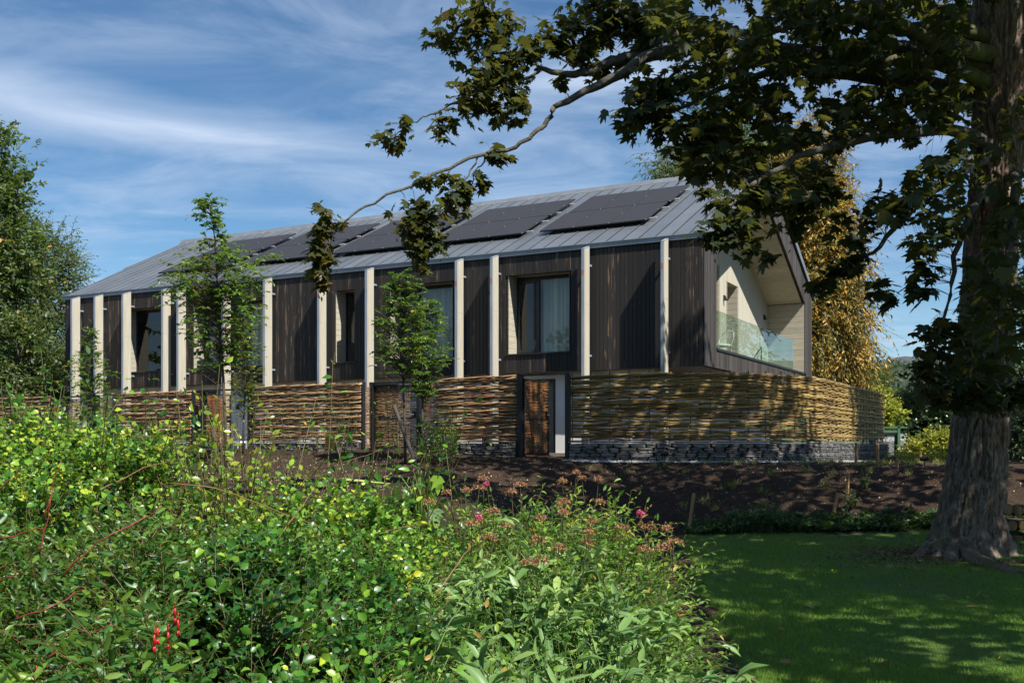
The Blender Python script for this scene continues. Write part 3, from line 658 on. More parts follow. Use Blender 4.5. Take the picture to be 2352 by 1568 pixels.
# ---- solar arrays on the front slope
def roof_ts(px, py, lift=0.10):
    r = (px - 1176) / F; h = (1020 - py) / F
    # X = C0x + t Ux + s Vx = r d ; Y = C0y + t Uy + s Vy = d ; z - cam = h d = (ROOF0-HZ) + lift + SLOPE s
    Am = np.array([[Uv[0], Vv[0], -r], [Uv[1], Vv[1], -1], [0, SLOPE, -h]]); bv = np.array([-C0[0], -C0[1], -(ROOF0 - HZ + lift)])
    return np.linalg.solve(Am, bv)[:2]
ARR = [roof_ts(1408, 511), roof_ts(1190, 535), roof_ts(1500, 431), roof_ts(1140, 540.6), roof_ts(655, 540), roof_ts(370, 627)]
print('solar', [tuple(np.round(a, 2)) for a in ARR])
ca, sa_ = math.cos(math.atan(SLOPE)), math.sin(math.atan(SLOPE))
def rl(t, s, d): # d metres above the roof plane
    return (-t, s - d * sa_, roof_z(s) + d * ca)
PW, S_LO, S_MID, S_HI = 1.0, 1.25, 2.93, 4.62
for ai, t0 in enumerate([1.85, 5.42, 8.99, 12.56, 16.13]):
    arr = MB()
    for ss in (S_LO + .3, S_LO + 1.25, S_MID + .4, S_MID + 1.3):
        a = rl(t0 - .13, ss, .075); b = rl(t0 + 3.1, ss, .075); arr.tube([a, b], .022, 4)
    ar = arr.obj('solar_array', M['galv'], house)
    for row, (s0, s1) in enumerate(((S_LO, S_MID - .015), (S_MID + .015, S_HI))):
        for c in range(3):
            a = t0 + c * (PW + .012) + (0.06 if row == 0 else 0); b = a + PW; mb = MB()
            mb.hexa([rl(b, s0, .10), rl(a, s0, .10), rl(a, s1, .10), rl(b, s1, .10), rl(b, s0, .14), rl(a, s0, .14), rl(a, s1, .14), rl(b, s1, .14)])
            pn = mb.obj('solar_panel', M['solar'], ar)
    cl = MB()
    for c in range(4):
        for ss in (S_LO, S_LO + .9, S_MID, S_MID + .9, S_HI):
            p_ = np.array(rl(t0 + c * (PW + .012) + (.06 if ss < S_MID else 0), ss, .145)); cl.box(p_ - .010, p_ + .010)
    cl.obj('clamp', M['galv'], ar, kind='stuff')
# ---- upper fins
fins_px = [1535, 1354, 1145, 1064.5, 858.7, 749.5, 625, 530, 427, 392, 301, 237, 184]
wa, wb = .17, .47
for i, px in enumerate(fins_px):
    t = t_of(px, wa); tw = .078
    zt_b, zt_f, z0 = 4.90 + HZ, 4.79 + HZ, 1.2
    z0 = -0.1
    mb = MB()
    mb.hexa([(-t - tw + .012, -wb, z0), (-t, -wb, z0), (-t, -wa, z0), (-t - tw + .012, -wa, z0), (-t - tw + .012, -wb, zt_f), (-t, -wb, zt_f), (-t, -wa, zt_b), (-t - tw + .012, -wa, zt_b)])
    f = mb.obj('timber_fin', M['larch'], house)
    MB().box((-t - tw, -wb - .015, z0), (-t - .004, -wb - .002, zt_f - .005)).obj('steel_flange', M['galv'], f)
    MB().hexa([(-t - tw, -wb - .015, zt_f + .002), (-t + .006, -wb - .015, zt_f + .002), (-t + .006, -wa + .004, zt_b + .004), (-t - tw, -wa + .004, zt_b + .004),
               (-t - tw, -wb - .015, zt_f + .012), (-t + .006, -wb - .015, zt_f + .012), (-t + .006, -wa + .004, zt_b + .014), (-t - tw, -wa + .004, zt_b + .014)]).obj('top_cap', M['galv'], f)
    for zk in (4.42 + HZ, 2.18 + HZ):
        MB().box((-t - .055, -wa, zk), (-t - .005, -.02, zk + .045)).obj('bracket', M['galv'], f)
    gj = MB()
    for q in (-.1, ):
        gj.box((-t - .004, -(wa + wb) / 2 - .003 + q, z0 + .2), (-t + .0015, -(wa + wb) / 2 + .003 + q, zt_f - .05))
    gj.box((-t - .004, -wb + .012, 3.45 + HZ), (-t + .0015, -wa, 3.453 + HZ))
    gj.obj('joint', M['soffit'], f)
    if i in (0, 1, 2, 3, 5):
        MB().box((-t - tw + .015, -wb - .017, 4.15 + HZ), (-t - .02, -wb - .0155, 4.28 + HZ)).obj('paint_smudge', M['rust'], f)
# ---- upper windows
def make_window(t0, t1, kind):
    dep = .45; f = MB()
    yb = dep
    fr = MB(); fw = .055
    fr.box((-t1, yb, WZ0), (-t0, yb + .07, WZ0 + fw)); fr.box((-t1, yb, WZ1 - fw - .03), (-t0, yb + .07, WZ1))
    fr.box((-t1, yb, WZ0 + fw), (-t1 + fw, yb + .07, WZ1 - fw - .03)); fr.box((-t0 - fw, yb, WZ0 + fw), (-t0, yb + .07, WZ1 - fw - .03))
    w = fr.obj('window', M['frame'], house)
    panes = []
    if kind == 'a' or kind == 'b':
        tm = t1 - (.62 if kind == 'a' else .75)
        MB().box((-tm - .05, yb - .01, WZ0 + fw), (-tm + .06, yb + .065, WZ1 - fw - .03)).obj('mullion', M['frame'], w)
        s_ = MB(); xa, xb = -t1 + fw, -tm - .05; za, zb_ = WZ0 + fw, WZ1 - fw - .03
        for (p0, p1) in (((xa, za), (xb, za + .07)), ((xa, zb_ - .07), (xb, zb_)), ((xa, za + .07), (xa + .06, zb_ - .07)), ((xb - .06, za + .07), (xb, zb_ - .07))):
            s_.box((p0[0], yb - .025, p0[1]), (p1[0], yb + .03, p1[1]))
        s_.obj('sash', M['frame'], w)
        panes = [(xa + .06, xb - .06, za + .07, zb_ - .07), (-tm + .06, -t0 - fw, WZ0 + fw, WZ1 - fw - .03)]
        if kind == 'b':
            MB().box((-t0 - 1.45, yb - .01, WZ0 + fw), (-t0 - 1.37, yb + .065, WZ1 - fw - .03)).obj('mullion', M['frame'], w)
            panes[1] = (-tm + .06, -t0 - 1.45, WZ0 + fw, WZ1 - fw - .03); panes.append((-t0 - 1.37, -t0 - fw, WZ0 + fw, WZ1 - fw - .03))
    else: panes = [(-t1 + fw, -t0 - fw, WZ0 + fw, WZ1 - fw - .03)]
    for (xa, xb, za, zb_) in panes:
        MB().box((xa, yb + .03, za), (xb, yb + .045, zb_)).obj('pane', M['glass'], w)
    MB().box((-t1 - .06, -.06, WZ0 - .035), (-t0 + .06, yb + .0, WZ0 - .004)).obj('sill', M['frame'], w)
    # reveal linings: boards lying level
    for (xr, d_) in ((-t1, 1), (-t0, -1)):
        nb = 13; rv = MB(); h = (WZ1 - WZ0) / nb
        for j in range(nb):
            xo = xr + (0 if d_ > 0 else 0); jj = random.random() * .003
            rv.box((min(xr - d_ * .02, xr + d_ * (.012 + jj)), .0 if d_ > 0 else 0.02, WZ0 + j * h + .003), (max(xr - d_ * .02, xr + d_ * (.012 + jj)), yb, WZ0 + (j + 1) * h - .003))
        rv.obj('reveal_lining', M['larchh'], w)
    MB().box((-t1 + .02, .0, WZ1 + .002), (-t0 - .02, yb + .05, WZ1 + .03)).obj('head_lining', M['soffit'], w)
    # curtain
    cm = MB()
    spans = [(t0 + .10, t1 - .72)] if kind == 'a' else ([(t0 + .08, t0 + 1.1), (t1 - .65, t1 - .1)] if kind == 'b' else [(t0 + .06, t0 + .62)] if kind == 'c' else [(t0 + .04, t0 + .30)])
    for (ca_, cb_) in spans:
        nn = int((cb_ - ca_) / .022) + 1; pts = []
        for q in range(nn + 1):
            tq = ca_ + (cb_ - ca_) * q / nn; pts.append((-tq, yb + .16 + .035 * math.sin(q * .95 + math.sin(q * .37) * 1.2) + .012 * math.sin(q * .41)))
        for q in range(nn):
            (xa, ya), (xb, y2) = pts[q], pts[q + 1]; cm.poly([(xa, ya, WZ0 + .03), (xb, y2, WZ0 + .03), (xb, y2, WZ1 - .05), (xa, ya, WZ1 - .05)])
    cm.obj('curtain', M['curtain'], w, True)
    return w
for (a, b, kd) in windows: make_window(a, b, kd)
# inner shell: keeps daylight out of the rooms
MB().box((-LEN + .1, 4.5, zb + .06), (-1.5, 4.6, ze)).obj('inner_wall', M['render'], house)
MB().box((-LEN + .1, .12, WZ1 + .1), (-1.4, 6, WZ1 + .16)).obj('inner_ceiling', M['render'], house)
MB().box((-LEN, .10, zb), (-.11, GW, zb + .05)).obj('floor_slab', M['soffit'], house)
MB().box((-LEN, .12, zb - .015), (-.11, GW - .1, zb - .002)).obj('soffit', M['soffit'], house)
MB().box((-LEN, GW - .12, zb), (0, GW, ROOF0 - .05)).obj('rear_wall', M['backing'], house)
MB().box((-LEN, .02, zb), (-LEN + .1, GW, ROOF0 - .08)).poly([(-LEN + .05, 0, ROOF0 - .1), (-LEN + .05, RS, roof_z(RS) - .15), (-LEN + .05, 2 * RS, ROOF0 - .1)]).obj('west_wall', M['backing'], house)
# ---- gable loggia
BD = 1.22; FL = 2.20 + HZ
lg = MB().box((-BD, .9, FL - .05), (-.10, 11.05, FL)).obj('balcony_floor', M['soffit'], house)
doors_g = [(3.75, 5.26, 5.15 + HZ), (6.12, 7.24, 4.80 + HZ)]
wl = MB(); sp = 0.14; s = 1.0
bwall = MB().box((-BD - .5, .9, FL), (-BD - .42, 1.0, FL + .1)).obj('balcony_wall', M['backing'], house)
while s < 10.95:
    s1 = min(s + sp, 10.95)
    zt0, zt1 = op_top(s) + .12, op_top(s1) + .12; zl = FL
    for (a, b, h) in doors_g:
        if s1 > a + .02 and s < b - .02: zl = h
    MB().hexa([(-BD - .03, s + .0015, zl), (-BD, s + .0015, zl), (-BD, s1 - .0015, zl), (-BD - .03, s1 - .0015, zl), (-BD - .03, s + .0015, zt0), (-BD, s + .0015, zt0), (-BD, s1 - .0015, zt1), (-BD - .03, s1 - .0015, zt1)]).obj('wall_board', M['larchv'], bwall)
    s = s1
for (a, b, h) in doors_g:
    d_ = MB(); xx = -BD - .42; fw = .07
    for p0, p1 in (((a, FL), (a + fw, h)), ((b - fw, FL), (b, h)), ((a + fw, FL), (b - fw, FL + .12)), ((a + fw, h - fw), (b - fw, h))):
        d_.box((xx, p0[0], p0[1]), (xx + .06, p1[0], p1[1]))
    dd_ = d_.obj('glazed_door', M['frame'], house)
    MB().box((xx + .02, a + fw, FL + .12), (xx + .03, b - fw, h - fw)).obj('pane', M['glass'], dd_)
    rv = MB(); nb = 15; hh = (h - FL) / nb
    for j in range(nb): rv.box((xx, b - .012, FL + j * hh + .003), (-BD - .002, b + .012, FL + (j + 1) * hh - .003)); rv.box((xx, a - .012, FL + j * hh + .003), (-BD - .002, a + .012, FL + (j + 1) * hh - .003))
    rv.box((xx, a + .012, h - .01), (-BD - .002, b - .012, h + .02)); rv.obj('reveal_lining', M['larchh'], dd_)
# side linings with level boards, and the sloping ceiling
for (yy, sg, z_hi) in ((10.95, -1, op_top(10.95)), (1.0, 1, op_top(1.0))):
    sidew = MB().box((-BD, min(yy, yy - sg * .03), FL), (-.10, max(yy, yy - sg * .03), z_hi + .1)).obj('side_wall', M['backing'], house)
    z = FL; 
    while z < z_hi - .01:
        z1 = min(z + .185, z_hi); MB().box((-BD + .002, min(yy, yy + sg * (.018 + random.random() * .004)), z + .003), (-.035, max(yy, yy + sg * (.018 + random.random() * .004)), z1 - .003)).obj('lining_board', M['larchh'], sidew); z = z1
for (sa, sb_) in ((1.0, 6.05), (10.95, 6.05)):
    nb = 26; cb_ = MB()
    clg = MB().hexa([(-BD, sa, op_top(sa) + .05), (-.101, sa, op_top(sa) + .05), (-.101, sb_, op_top(sb_) + .05), (-BD, sb_, op_top(sb_) + .05), (-BD, sa, op_top(sa) + .08), (-.101, sa, op_top(sa) + .08), (-.101, sb_, op_top(sb_) + .08), (-BD, sb_, op_top(sb_) + .08)]).obj('ceiling', M['backing'], house)
    for j in range(nb):
        p0 = lerp(sa, sb_, j / nb + .0006); p1 = lerp(sa, sb_, (j + 1) / nb - .0006); h0 = lerp(op_top(sa), op_top(sb_), j / nb); h1 = lerp(op_top(sa), op_top(sb_), (j + 1) / nb)
        MB().hexa([(-BD + .002, p0, h0 + .02), (-.036, p0, h0 + .02), (-.036, p1, h1 + .02), (-BD + .002, p1, h1 + .02), (-BD + .002, p0, h0 + .045), (-.036, p0, h0 + .045), (-.036, p1, h1 + .045), (-BD + .002, p1, h1 + .045)]).obj('ceiling_board', M['larchh'], clg)
MB().box((-.12, 1.0, 2.30 + HZ), (.03, 10.98, 2.36 + HZ)).obj('balcony_sill', M['frame'], house)
bal = MB().box((-.09, 1.0, 2.36 + HZ), (-.05, 10.9, 2.375 + HZ)).obj('glass_balustrade', M['frame'], house)
for (a, b) in ((1.01, 3.07), (3.09, 6.27), (6.29, 9.54)):
    MB().box((-.08, a, 2.375 + HZ), (-.065, b, 3.32 + HZ)).obj('glass_panel', M['bglass'], bal)
MB().box((-BD + .05, 9.525, 2.375 + HZ), (-.085, 9.54, 3.32 + HZ)).obj('glass_panel', M['bglass'], bal)
hr = MB(); hr.tube([(-1.0, 9.2, 3.12 + HZ), (-1.0, 7.4, FL + .1)], .018, 5); hr.tube([(-1.0, 9.2, 3.12 + HZ), (-1.0, 9.2, FL)], .018, 5); hr.obj('handrail', M['frame'], house)
def sconce(x, y, z, face, par=house):
    mb = MB(); dx, dy = face; w = .035; px_, py_ = -dy, dx
    def pt(a, b, c): return (x + dx * a + px_ * b, y + dy * a + py_ * b, z + c)
    mb.hexa([pt(0, -w * 1.2, -.09), pt(.11, -w * 1.2, -.09), pt(.11, w * 1.2, -.09), pt(0, w * 1.2, -.09), pt(0, -w, .07), pt(.045, -w, .07), pt(.045, w, .07), pt(0, w, .07)])
    return mb.obj('wall_light', M['frame'], par)
sconce(-BD + .001, 5.75, 4.27 + HZ, (1, 0)); sconce(-BD + .001, 10.35, 4.21 + HZ, (1, 0))
# ---- ground floor, set back and rendered white
gf_doors = [(t_of(1276, -.42), 6.3), (t_of(505, -.42) , t_of(505, -.42) + 1.9), (9.0, 10.9), (19.5, 21.2)]
gw = MB(); cur = 1.4; gtop = zb - .02
for (a, b) in sorted(gf_doors): gw.box((-a, .42, -.3), (-cur, .62, gtop)); gw.box((-b, .42, 2.05), (-a, .62, gtop)); cur = b
gw.box((-LEN + .3, .42, -.3), (-cur, .62, gtop)); gw.box((-1.6, .62, -.3), (-1.4, GW - .3, gtop))
gfw = gw.obj('lower_wall', M['render'], house)
MB().box((-LEN + .3, 3.6, -.3), (-1.6, 3.7, gtop)).obj('inner_partition', M['render'], house)
MB().box((-LEN + .3, .39, -.35), (-6.3, .419, .13)).box((-4.28, .39, -.35), (-1.37, .419, .13)).obj('stone_skirting', M['slate'], house)
for (a, b) in gf_doors:
    d_ = MB(); fw = .07
    for p0, p1 in (((a, -.05), (a + fw, 2.05)), ((b - fw, -.05), (b, 2.05)), ((a + fw, -.05), (b - fw, .05)), ((a + fw, 2.05 - fw), (b - fw, 2.05)), (((a + b) / 2 - .05, .05), ((a + b) / 2 + .05, 2.05 - fw))):
        d_.box((-p1[0], .44, p0[1]), (-p0[0], .51, p1[1]))
    dd_ = d_.obj('patio_door', M['frame'], house)
    for (pa, pb) in ((a + fw, (a + b) / 2 - .05), ((a + b) / 2 + .05, b - fw)):
        MB().box((-pb, .47, .05), (-pa, .48, 2.05 - fw)).obj('pane', M['glass'], dd_)
    cm = MB(); nn = 60
    for q in range(nn):
        t0_, t1_ = a + .08 + q * .012, a + .08 + (q + 1) * .012; y0_, y1_ = .72 + .03 * math.sin(q * 1.1), .72 + .03 * math.sin((q + 1) * 1.1)
        cm.poly([(-t0_, y0_, .02), (-t1_, y1_, .02), (-t1_, y1_, 1.95), (-t0_, y0_, 1.95)])
    cm.obj('curtain', M['curtain'], dd_, True)
sconce(-t_of(548, -.42), .419, 1.52, (0, -1)); sconce(-3.62, .419, 1.7, (0, -1)); sconce(-7.6, .419, 1.6, (0, -1))
MB().box((-LEN, -1.6, -.12), (-1.4, .42, -.03)).obj('terrace_paving', M['gravel'], house)

# ------------------------------------------------------------------ dry stone walls and woven fences
stone_protos = []
for q in range(8):
    mb = MB(); rg = random.Random(q); j = lambda a: (rg.random() - .5) * a
    fr = [(-.5 + j(.06) + .05, -.5 + j(.2) + .12), (-.2 + j(.2), -.5 + j(.1)), (.25 + j(.2), -.5 + j(.1)), (.5 - .05 + j(.06), -.5 + .12 + j(.2)), (.5, .3 + j(.3)), (.2 + j(.2), .5 + j(.1)), (-.25 + j(.2), .5 + j(.1)), (-.5, .3 + j(.3))]
    mb.v = [(a * .88, -.5 + j(.12), c * .8) for a, c in fr] + [(a, -.32, c) for a, c in fr] + [(a, .5, c) for a, c in fr]
    mb.f = [list(range(8))] + [[i, i + 8, (i + 1) % 8 + 8, (i + 1) % 8] for i in range(8)] + [[i + 8, i + 16, (i + 1) % 8 + 16, (i + 1) % 8 + 8] for i in range(8)]
    stone_protos.append(mb.mesh('stone', M['slate']))

class Path:
    def __init__(s, pts):
        pts = np.array(pts, float); k = len(pts)
        if k > 2:  # Catmull-Rom
            out = []
            for i in range(k - 1):
                p0, p1, p2, p3 = pts[max(i - 1, 0)], pts[i], pts[i + 1], pts[min(i + 2, k - 1)]
                for u in np.linspace(0, 1, 12, endpoint=False):
                    out.append(.5 * ((2 * p1) + (-p0 + p2) * u + (2 * p0 - 5 * p1 + 4 * p2 - p3) * u * u + (-p0 + 3 * p1 - 3 * p2 + p3) * u ** 3))
            pts = np.array(out + [pts[-1]])
        s.p = pts; s.L = np.concatenate([[0], np.cumsum(np.linalg.norm(np.diff(pts, axis=0), axis=1))]); s.len = s.L[-1]
    def at(s, q):
        q = np.clip(q, 0, s.len); return np.stack([np.interp(q, s.L, s.p[:, 0]), np.interp(q, s.L, s.p[:, 1])], -1)
    def tan(s, q): d = s.at(np.asarray(q) + .03) - s.at(np.asarray(q) - .03); return d / np.linalg.norm(d, axis=-1, keepdims=True)
    def nrm(s, q): tt_ = s.tan(q); return np.stack([tt_[..., 1], -tt_[..., 0]], -1)   # towards the camera when the path runs left to right

def stone_wall(path, ztop, label, thick=.34, group='dry stone plinth walls', maxparts=298):
    c = path.at(path.len / 2); o = thing('stone_wall', label, 'wall', (c[0], c[1], 0), 0, group)
    off = np.array([c[0], c[1]])
    core = MB(); n = max(1, int(path.len / .4))
    for i in range(n):
        a, b = path.len * i / n, path.len * (i + 1) / n
        A, B = path.at(a) - off, path.at(b) - off; na, nb = path.nrm(a) * (thick / 2 - .035), path.nrm(b) * (thick / 2 - .035)
        za = float(ground_z(*(A + off))) - .2; zt = ztop - .02
        core.hexa([(*(A + na), za), (*(B + nb), za), (*(B - nb), za), (*(A - na), za), (*(A + na), zt), (*(B + nb), zt), (*(B - nb), zt), (*(A - na), zt)])
    core.obj('wall_core', M['mortar'], o)
    stones = []; z = ztop - .015; rg = np.random.default_rng(int(path.len * 100))
    zmin = float(np.min(ground_z(path.at(np.linspace(0, path.len, 9))[:, 0], path.at(np.linspace(0, path.len, 9))[:, 1]))) - .05
    while z > zmin:
        h = rg.choice([.045, .055, .07, .095], p=[.3, .3, .25, .15]); q = -.01 - rg.random() * .1
        while q < path.len:
            l = h * rg.uniform(2.2, 5.5); qe = min(q + l, path.len + .01)
            if path.len - qe < .07: qe = path.len + .01
            if qe - q > .04:
                if h >= .07 and rg.random() < .4: stones.append((q, qe, z - h / 2, h / 2)); stones.append((q, qe, z, h / 2))
                else: stones.append((q, qe, z, h))
            q = qe
        z -= h
    st = MB(); items = []
    for (q, qe, z, h) in stones:
        m_ = (max(q, 0) + min(qe, path.len)) / 2; pr = rg.uniform(-.008, .022); ce = path.at(m_) - off + path.nrm(m_) * (thick / 2 - .07 + pr); tn = path.tan(m_)
        items.append((ce, z - h / 2, math.atan2(tn[1], tn[0]), qe - max(q, -.01) - .009, h - .007, np.linalg.norm(path.at(m_)), rg.uniform(-.03, .03)))
    items.sort(key=lambda it: it[5])
    for i, (ce, zc, rz_, l, h, _, tilt) in enumerate(items):
        if i < maxparts: link('stone', stone_protos[(i * 5) % 8], o, (ce[0], ce[1], zc), (0, tilt, rz_), (l, .14, h))
        else:
            pr = stone_protos[(i * 5) % 8]; mt = Matrix.LocRotScale(Vector((ce[0], ce[1], zc)), Matrix.Rotation(rz_, 3, 'Z').to_euler(), Vector((l, .14, h)))
            i0 = len(st.v); st.v += [tuple(mt @ v.co) for v in pr.vertices]; st.f += [[i0 + a for a in f.vertices] for f in pr.polygons]
    if st.v: st.obj('small_stones', M['slate'], o, kind='stuff')
    # coping of thin slabs
    q = 0.0; ex = .06
    while q < path.len:
        l = rg.uniform(.45, .8); qe = min(q + l, path.len); A, B = path.at(q + .004) - off, path.at(qe - .004) - off
        na, nb = path.nrm(q) * (thick / 2 + .02 + rg.uniform(-.01, .01)), path.nrm(qe) * (thick / 2 + .02)
        z0, z1 = ztop, ztop + .028
        MB().hexa([(*(A + na), z0), (*(B + nb), z0), (*(B - nb), z0), (*(A - na), z0), (*(A + na), z1), (*(B + nb), z1), (*(B - nb), z1), (*(A - na), z1)]).obj('coping_slab', M['slate'], o); q = qe
    return o

def wattle_rods(path, z0, z1, off, rng, rowh=.034, rodlen=(1.9, 3.2), amp=.026, rad=.0215, pitch_=.45, twill=6, maxslope=0.0):
    """list of (points, radii) for woven rods"""
    out = []; rows = int((z1 - z0) / rowh); nxt = 3
    for r_ in range(rows):
        zc = z0 + (r_ + .5) * rowh
        tw = bool(twill) and r_ == nxt
        if tw: nxt += int(rng.integers(3, 8))
        q = -rng.random() * 1.2
        while q < path.len:
            l = rng.uniform(.75, 1.05) if tw else rng.uniform(*rodlen); a, b = max(q, 0), min(q + l, path.len)
            if b - a > .25:
                k = max(3, int((b - a) / (pitch_ / 2)) + 1); qq = np.linspace(a, b, k)
                if tw:
                    lat = amp * 1.25 * np.sin(np.pi * (qq - q) / l); zz_ = zc + np.linspace(-.030, .034, k) * ((b - a) / l)
                else:
                    lat = amp * np.cos(np.pi * qq / pitch_ + r_ * np.pi) ; zz_ = zc + rng.normal(0, .005) + .007 * np.cos(np.pi * qq / pitch_ * 1 + rng.random() * 6) + np.linspace(-.5, .5, k) * rng.normal(0, .042 if twill else .01)
                pp = path.at(qq) + path.nrm(qq) * lat[:, None] - off
                rr = rad * rng.uniform(.82, 1.12) * (1.15 if tw else 1.0) * np.linspace(1.06, .74, k) if rng.random() < .5 else rad * rng.uniform(.82, 1.12) * (1.15 if tw else 1.0) * np.linspace(.74, 1.06, k)
                out.append((np.column_stack([pp, zz_]), rr))
            q += l * (.5 if tw else 1.0) if tw else l + rng.uniform(-.06, .04)
    return out

def put_rods(o, rods, mat, maxparts=298, name='willow_rod', keyf=None):
    rods = sorted(rods, key=keyf) if keyf else rods
    rest = MB()
    for i, (pp, rr) in enumerate(rods):
        if i < maxparts: MB().tube(list(pp), list(rr), 4, True).obj(name, mat, o, True)
        else: rest.tube(list(pp), list(rr), 4, True)
    if rest.v: rest.obj('fine_' + name + 's', mat, o, True, kind='stuff')

def wattle_fence(path, z0, z1, label, mat, green=False, left_post=True, right_post=True, group='woven willow fence panels'):
    c = path.at(path.len / 2); o = thing('wattle_fence', label, 'fence', (c[0], c[1], z0), 0, group); off = np.array([c[0], c[1]])
    rng = np.random.default_rng(int(path.len * 37)); H = z1 - z0
    rods = wattle_rods(path, 0.0, H - .05, off, rng)
    # top edge: thick twisted rods
    q = -.3
    while q < path.len:
        l = rng.uniform(.9, 1.5); a, b = max(q, 0), min(q + l, path.len)
        if b - a > .3:
            k = 6; qq = np.linspace(a, b, k); pp = path.at(qq) + path.nrm(qq) * (.05 * np.sin(np.pi * np.linspace(-.3, 1.2, k)))[:, None] - off
            rods.append((np.column_stack([pp, H - .06 + np.linspace(-.02, .045, k) + rng.normal(0, .006)]), np.full(k, .016)))
        q += l * .38
    cen = lambda it: np.linalg.norm(it[0].mean(0)[:2] + off)
    put_rods(o, rods, mat, 298, keyf=cen)
    up = int(path.len / .45)
    for i in range(up + 1):
        q = i * .45 + .02
        if q > path.len: break
        p_ = path.at(q) - off; MB().tube([(p_[0], p_[1], -.04), (p_[0], p_[1], H + .035 + rng.random() * .02)], .013, 6).obj('steel_upright', M['black'], o)
    return o

FW = 2.2
def fpt(px, w=FW): return hw(t_of(px, w), w)
zst = CAMZ + .045
segC = [('A', -60, 116), ('B', 262, 441), ('C', 576, 831), ('D', 1001, 1190)]
labs = {'A': 'leftmost brown woven willow fence panel before the trees', 'B': 'brown woven fence panel between the two left gates behind leafy sapling',
        'C': 'wide tan woven willow fence panel behind thin climbing stems', 'D': 'brown woven fence panel between the closed gate and the open gate'}
wlab = {'A': 'low slate wall under the leftmost fence panel', 'B': 'low slate wall under the panel between the left gates',
        'C': 'low dark slate wall behind the yellow warning plate', 'D': 'low grey slate wall left of the open gate'}
tops = {'A': 1.50, 'B': 1.53, 'C': 1.585, 'D': 1.64}
for nm, a, b in segC:
    P_ = Path([fpt(a), fpt(b)])
    stone_wall(P_, zst, wlab[nm])
    wattle_fence(P_, zst + .045, CAMZ + tops[nm], labs[nm], M['rodtan'])
PE = Path([(1.36, 23.40), (2.4, 22.93), (3.6, 22.66), (4.8, 22.72), (5.9, 23.1), (6.8, 23.75), (7.5, 24.7), (8.2, 25.95), (11.6, 32.0)])
stone_wall(PE, zst - .01, 'long curving slate wall under the fence right of the open gate', maxparts=299)
# curved fence: tall at the gate, lower as it runs back
wattle_fence(PE, zst + .04, CAMZ + 1.60, 'long curved olive willow fence running from the open gate round the corner', M['rodgreen'])
# gravel margin
gs = MB(); k = 60
for i in range(k):
    a, b = PE.len * i / k, PE.len * (i + 1) / k; A, B = PE.at(a), PE.at(b); na, nb = PE.nrm(a), PE.nrm(b)
    q = [A + na * .16, B + nb * .16, B + nb * .62, A + na * .62]; gs.poly([(*p_, float(ground_z(*p_)) + .045 - .02 * (j > 1)) for j, p_ in enumerate(q)])
gs.obj('gravel_strip', M['gravel'], kind='structure')
n = 5200; q = R.random(n) * PE.len; P = np.column_stack([PE.at(q) + PE.nrm(q) * (.15 + .5 * R.random((n, 1))), np.zeros(n)]); P[:, 2] = ground_z(P[:, 0], P[:, 1]) + .04
T_PEB = (np.array([(0, 0, .6), (.5, 0, 0), (0, .5, 0), (-.5, 0, 0), (0, -.5, 0)]), np.array([(0, 1, 2), (0, 2, 3), (0, 3, 4), (0, 4, 1)]))
link('gravel_chips', cloud_mesh('gravel_chips', T_PEB, P, rdir(n) * [1, 1, .2], np.tile(UP, (n, 1)) + .3 * rdir(n), .012 + .03 * R.random(n), 0.5, M['gravel']), kind='stuff', label='pale gravel chips along the foot of the curved slate wall', category='gravel')
# pale chips and crumbs on the soil
n = 16000; P = np.column_stack([R.uniform(-7, 9, n), R.uniform(15, 25, n)]); keep = (lawn_mask(P[:, 0], P[:, 1]) < -.05) & ((P - C0) @ (-Vv) > 2.3); P = P[keep]
P = np.column_stack([P, soil_z(P[:, 0], P[:, 1]) + .004]); n = len(P)
m_chip = mat_leaf('wood_chip', [(0, (0.04, 0.025, 0.016)), (.6, (.13, .085, .05)), (1, (.50, .39, .27))], .8, 0.0)
link('soil_crumbs', cloud_mesh('soil_crumbs', T_PEB, P, rdir(n) * [1, 1, .2], UP + .4 * rdir(n), .010 + .028 * R.random(n) ** 2, R.random(n) ** 1.3, m_chip), kind='stuff', label='crumbs of bark and stone over the dark bed', category='mulch')

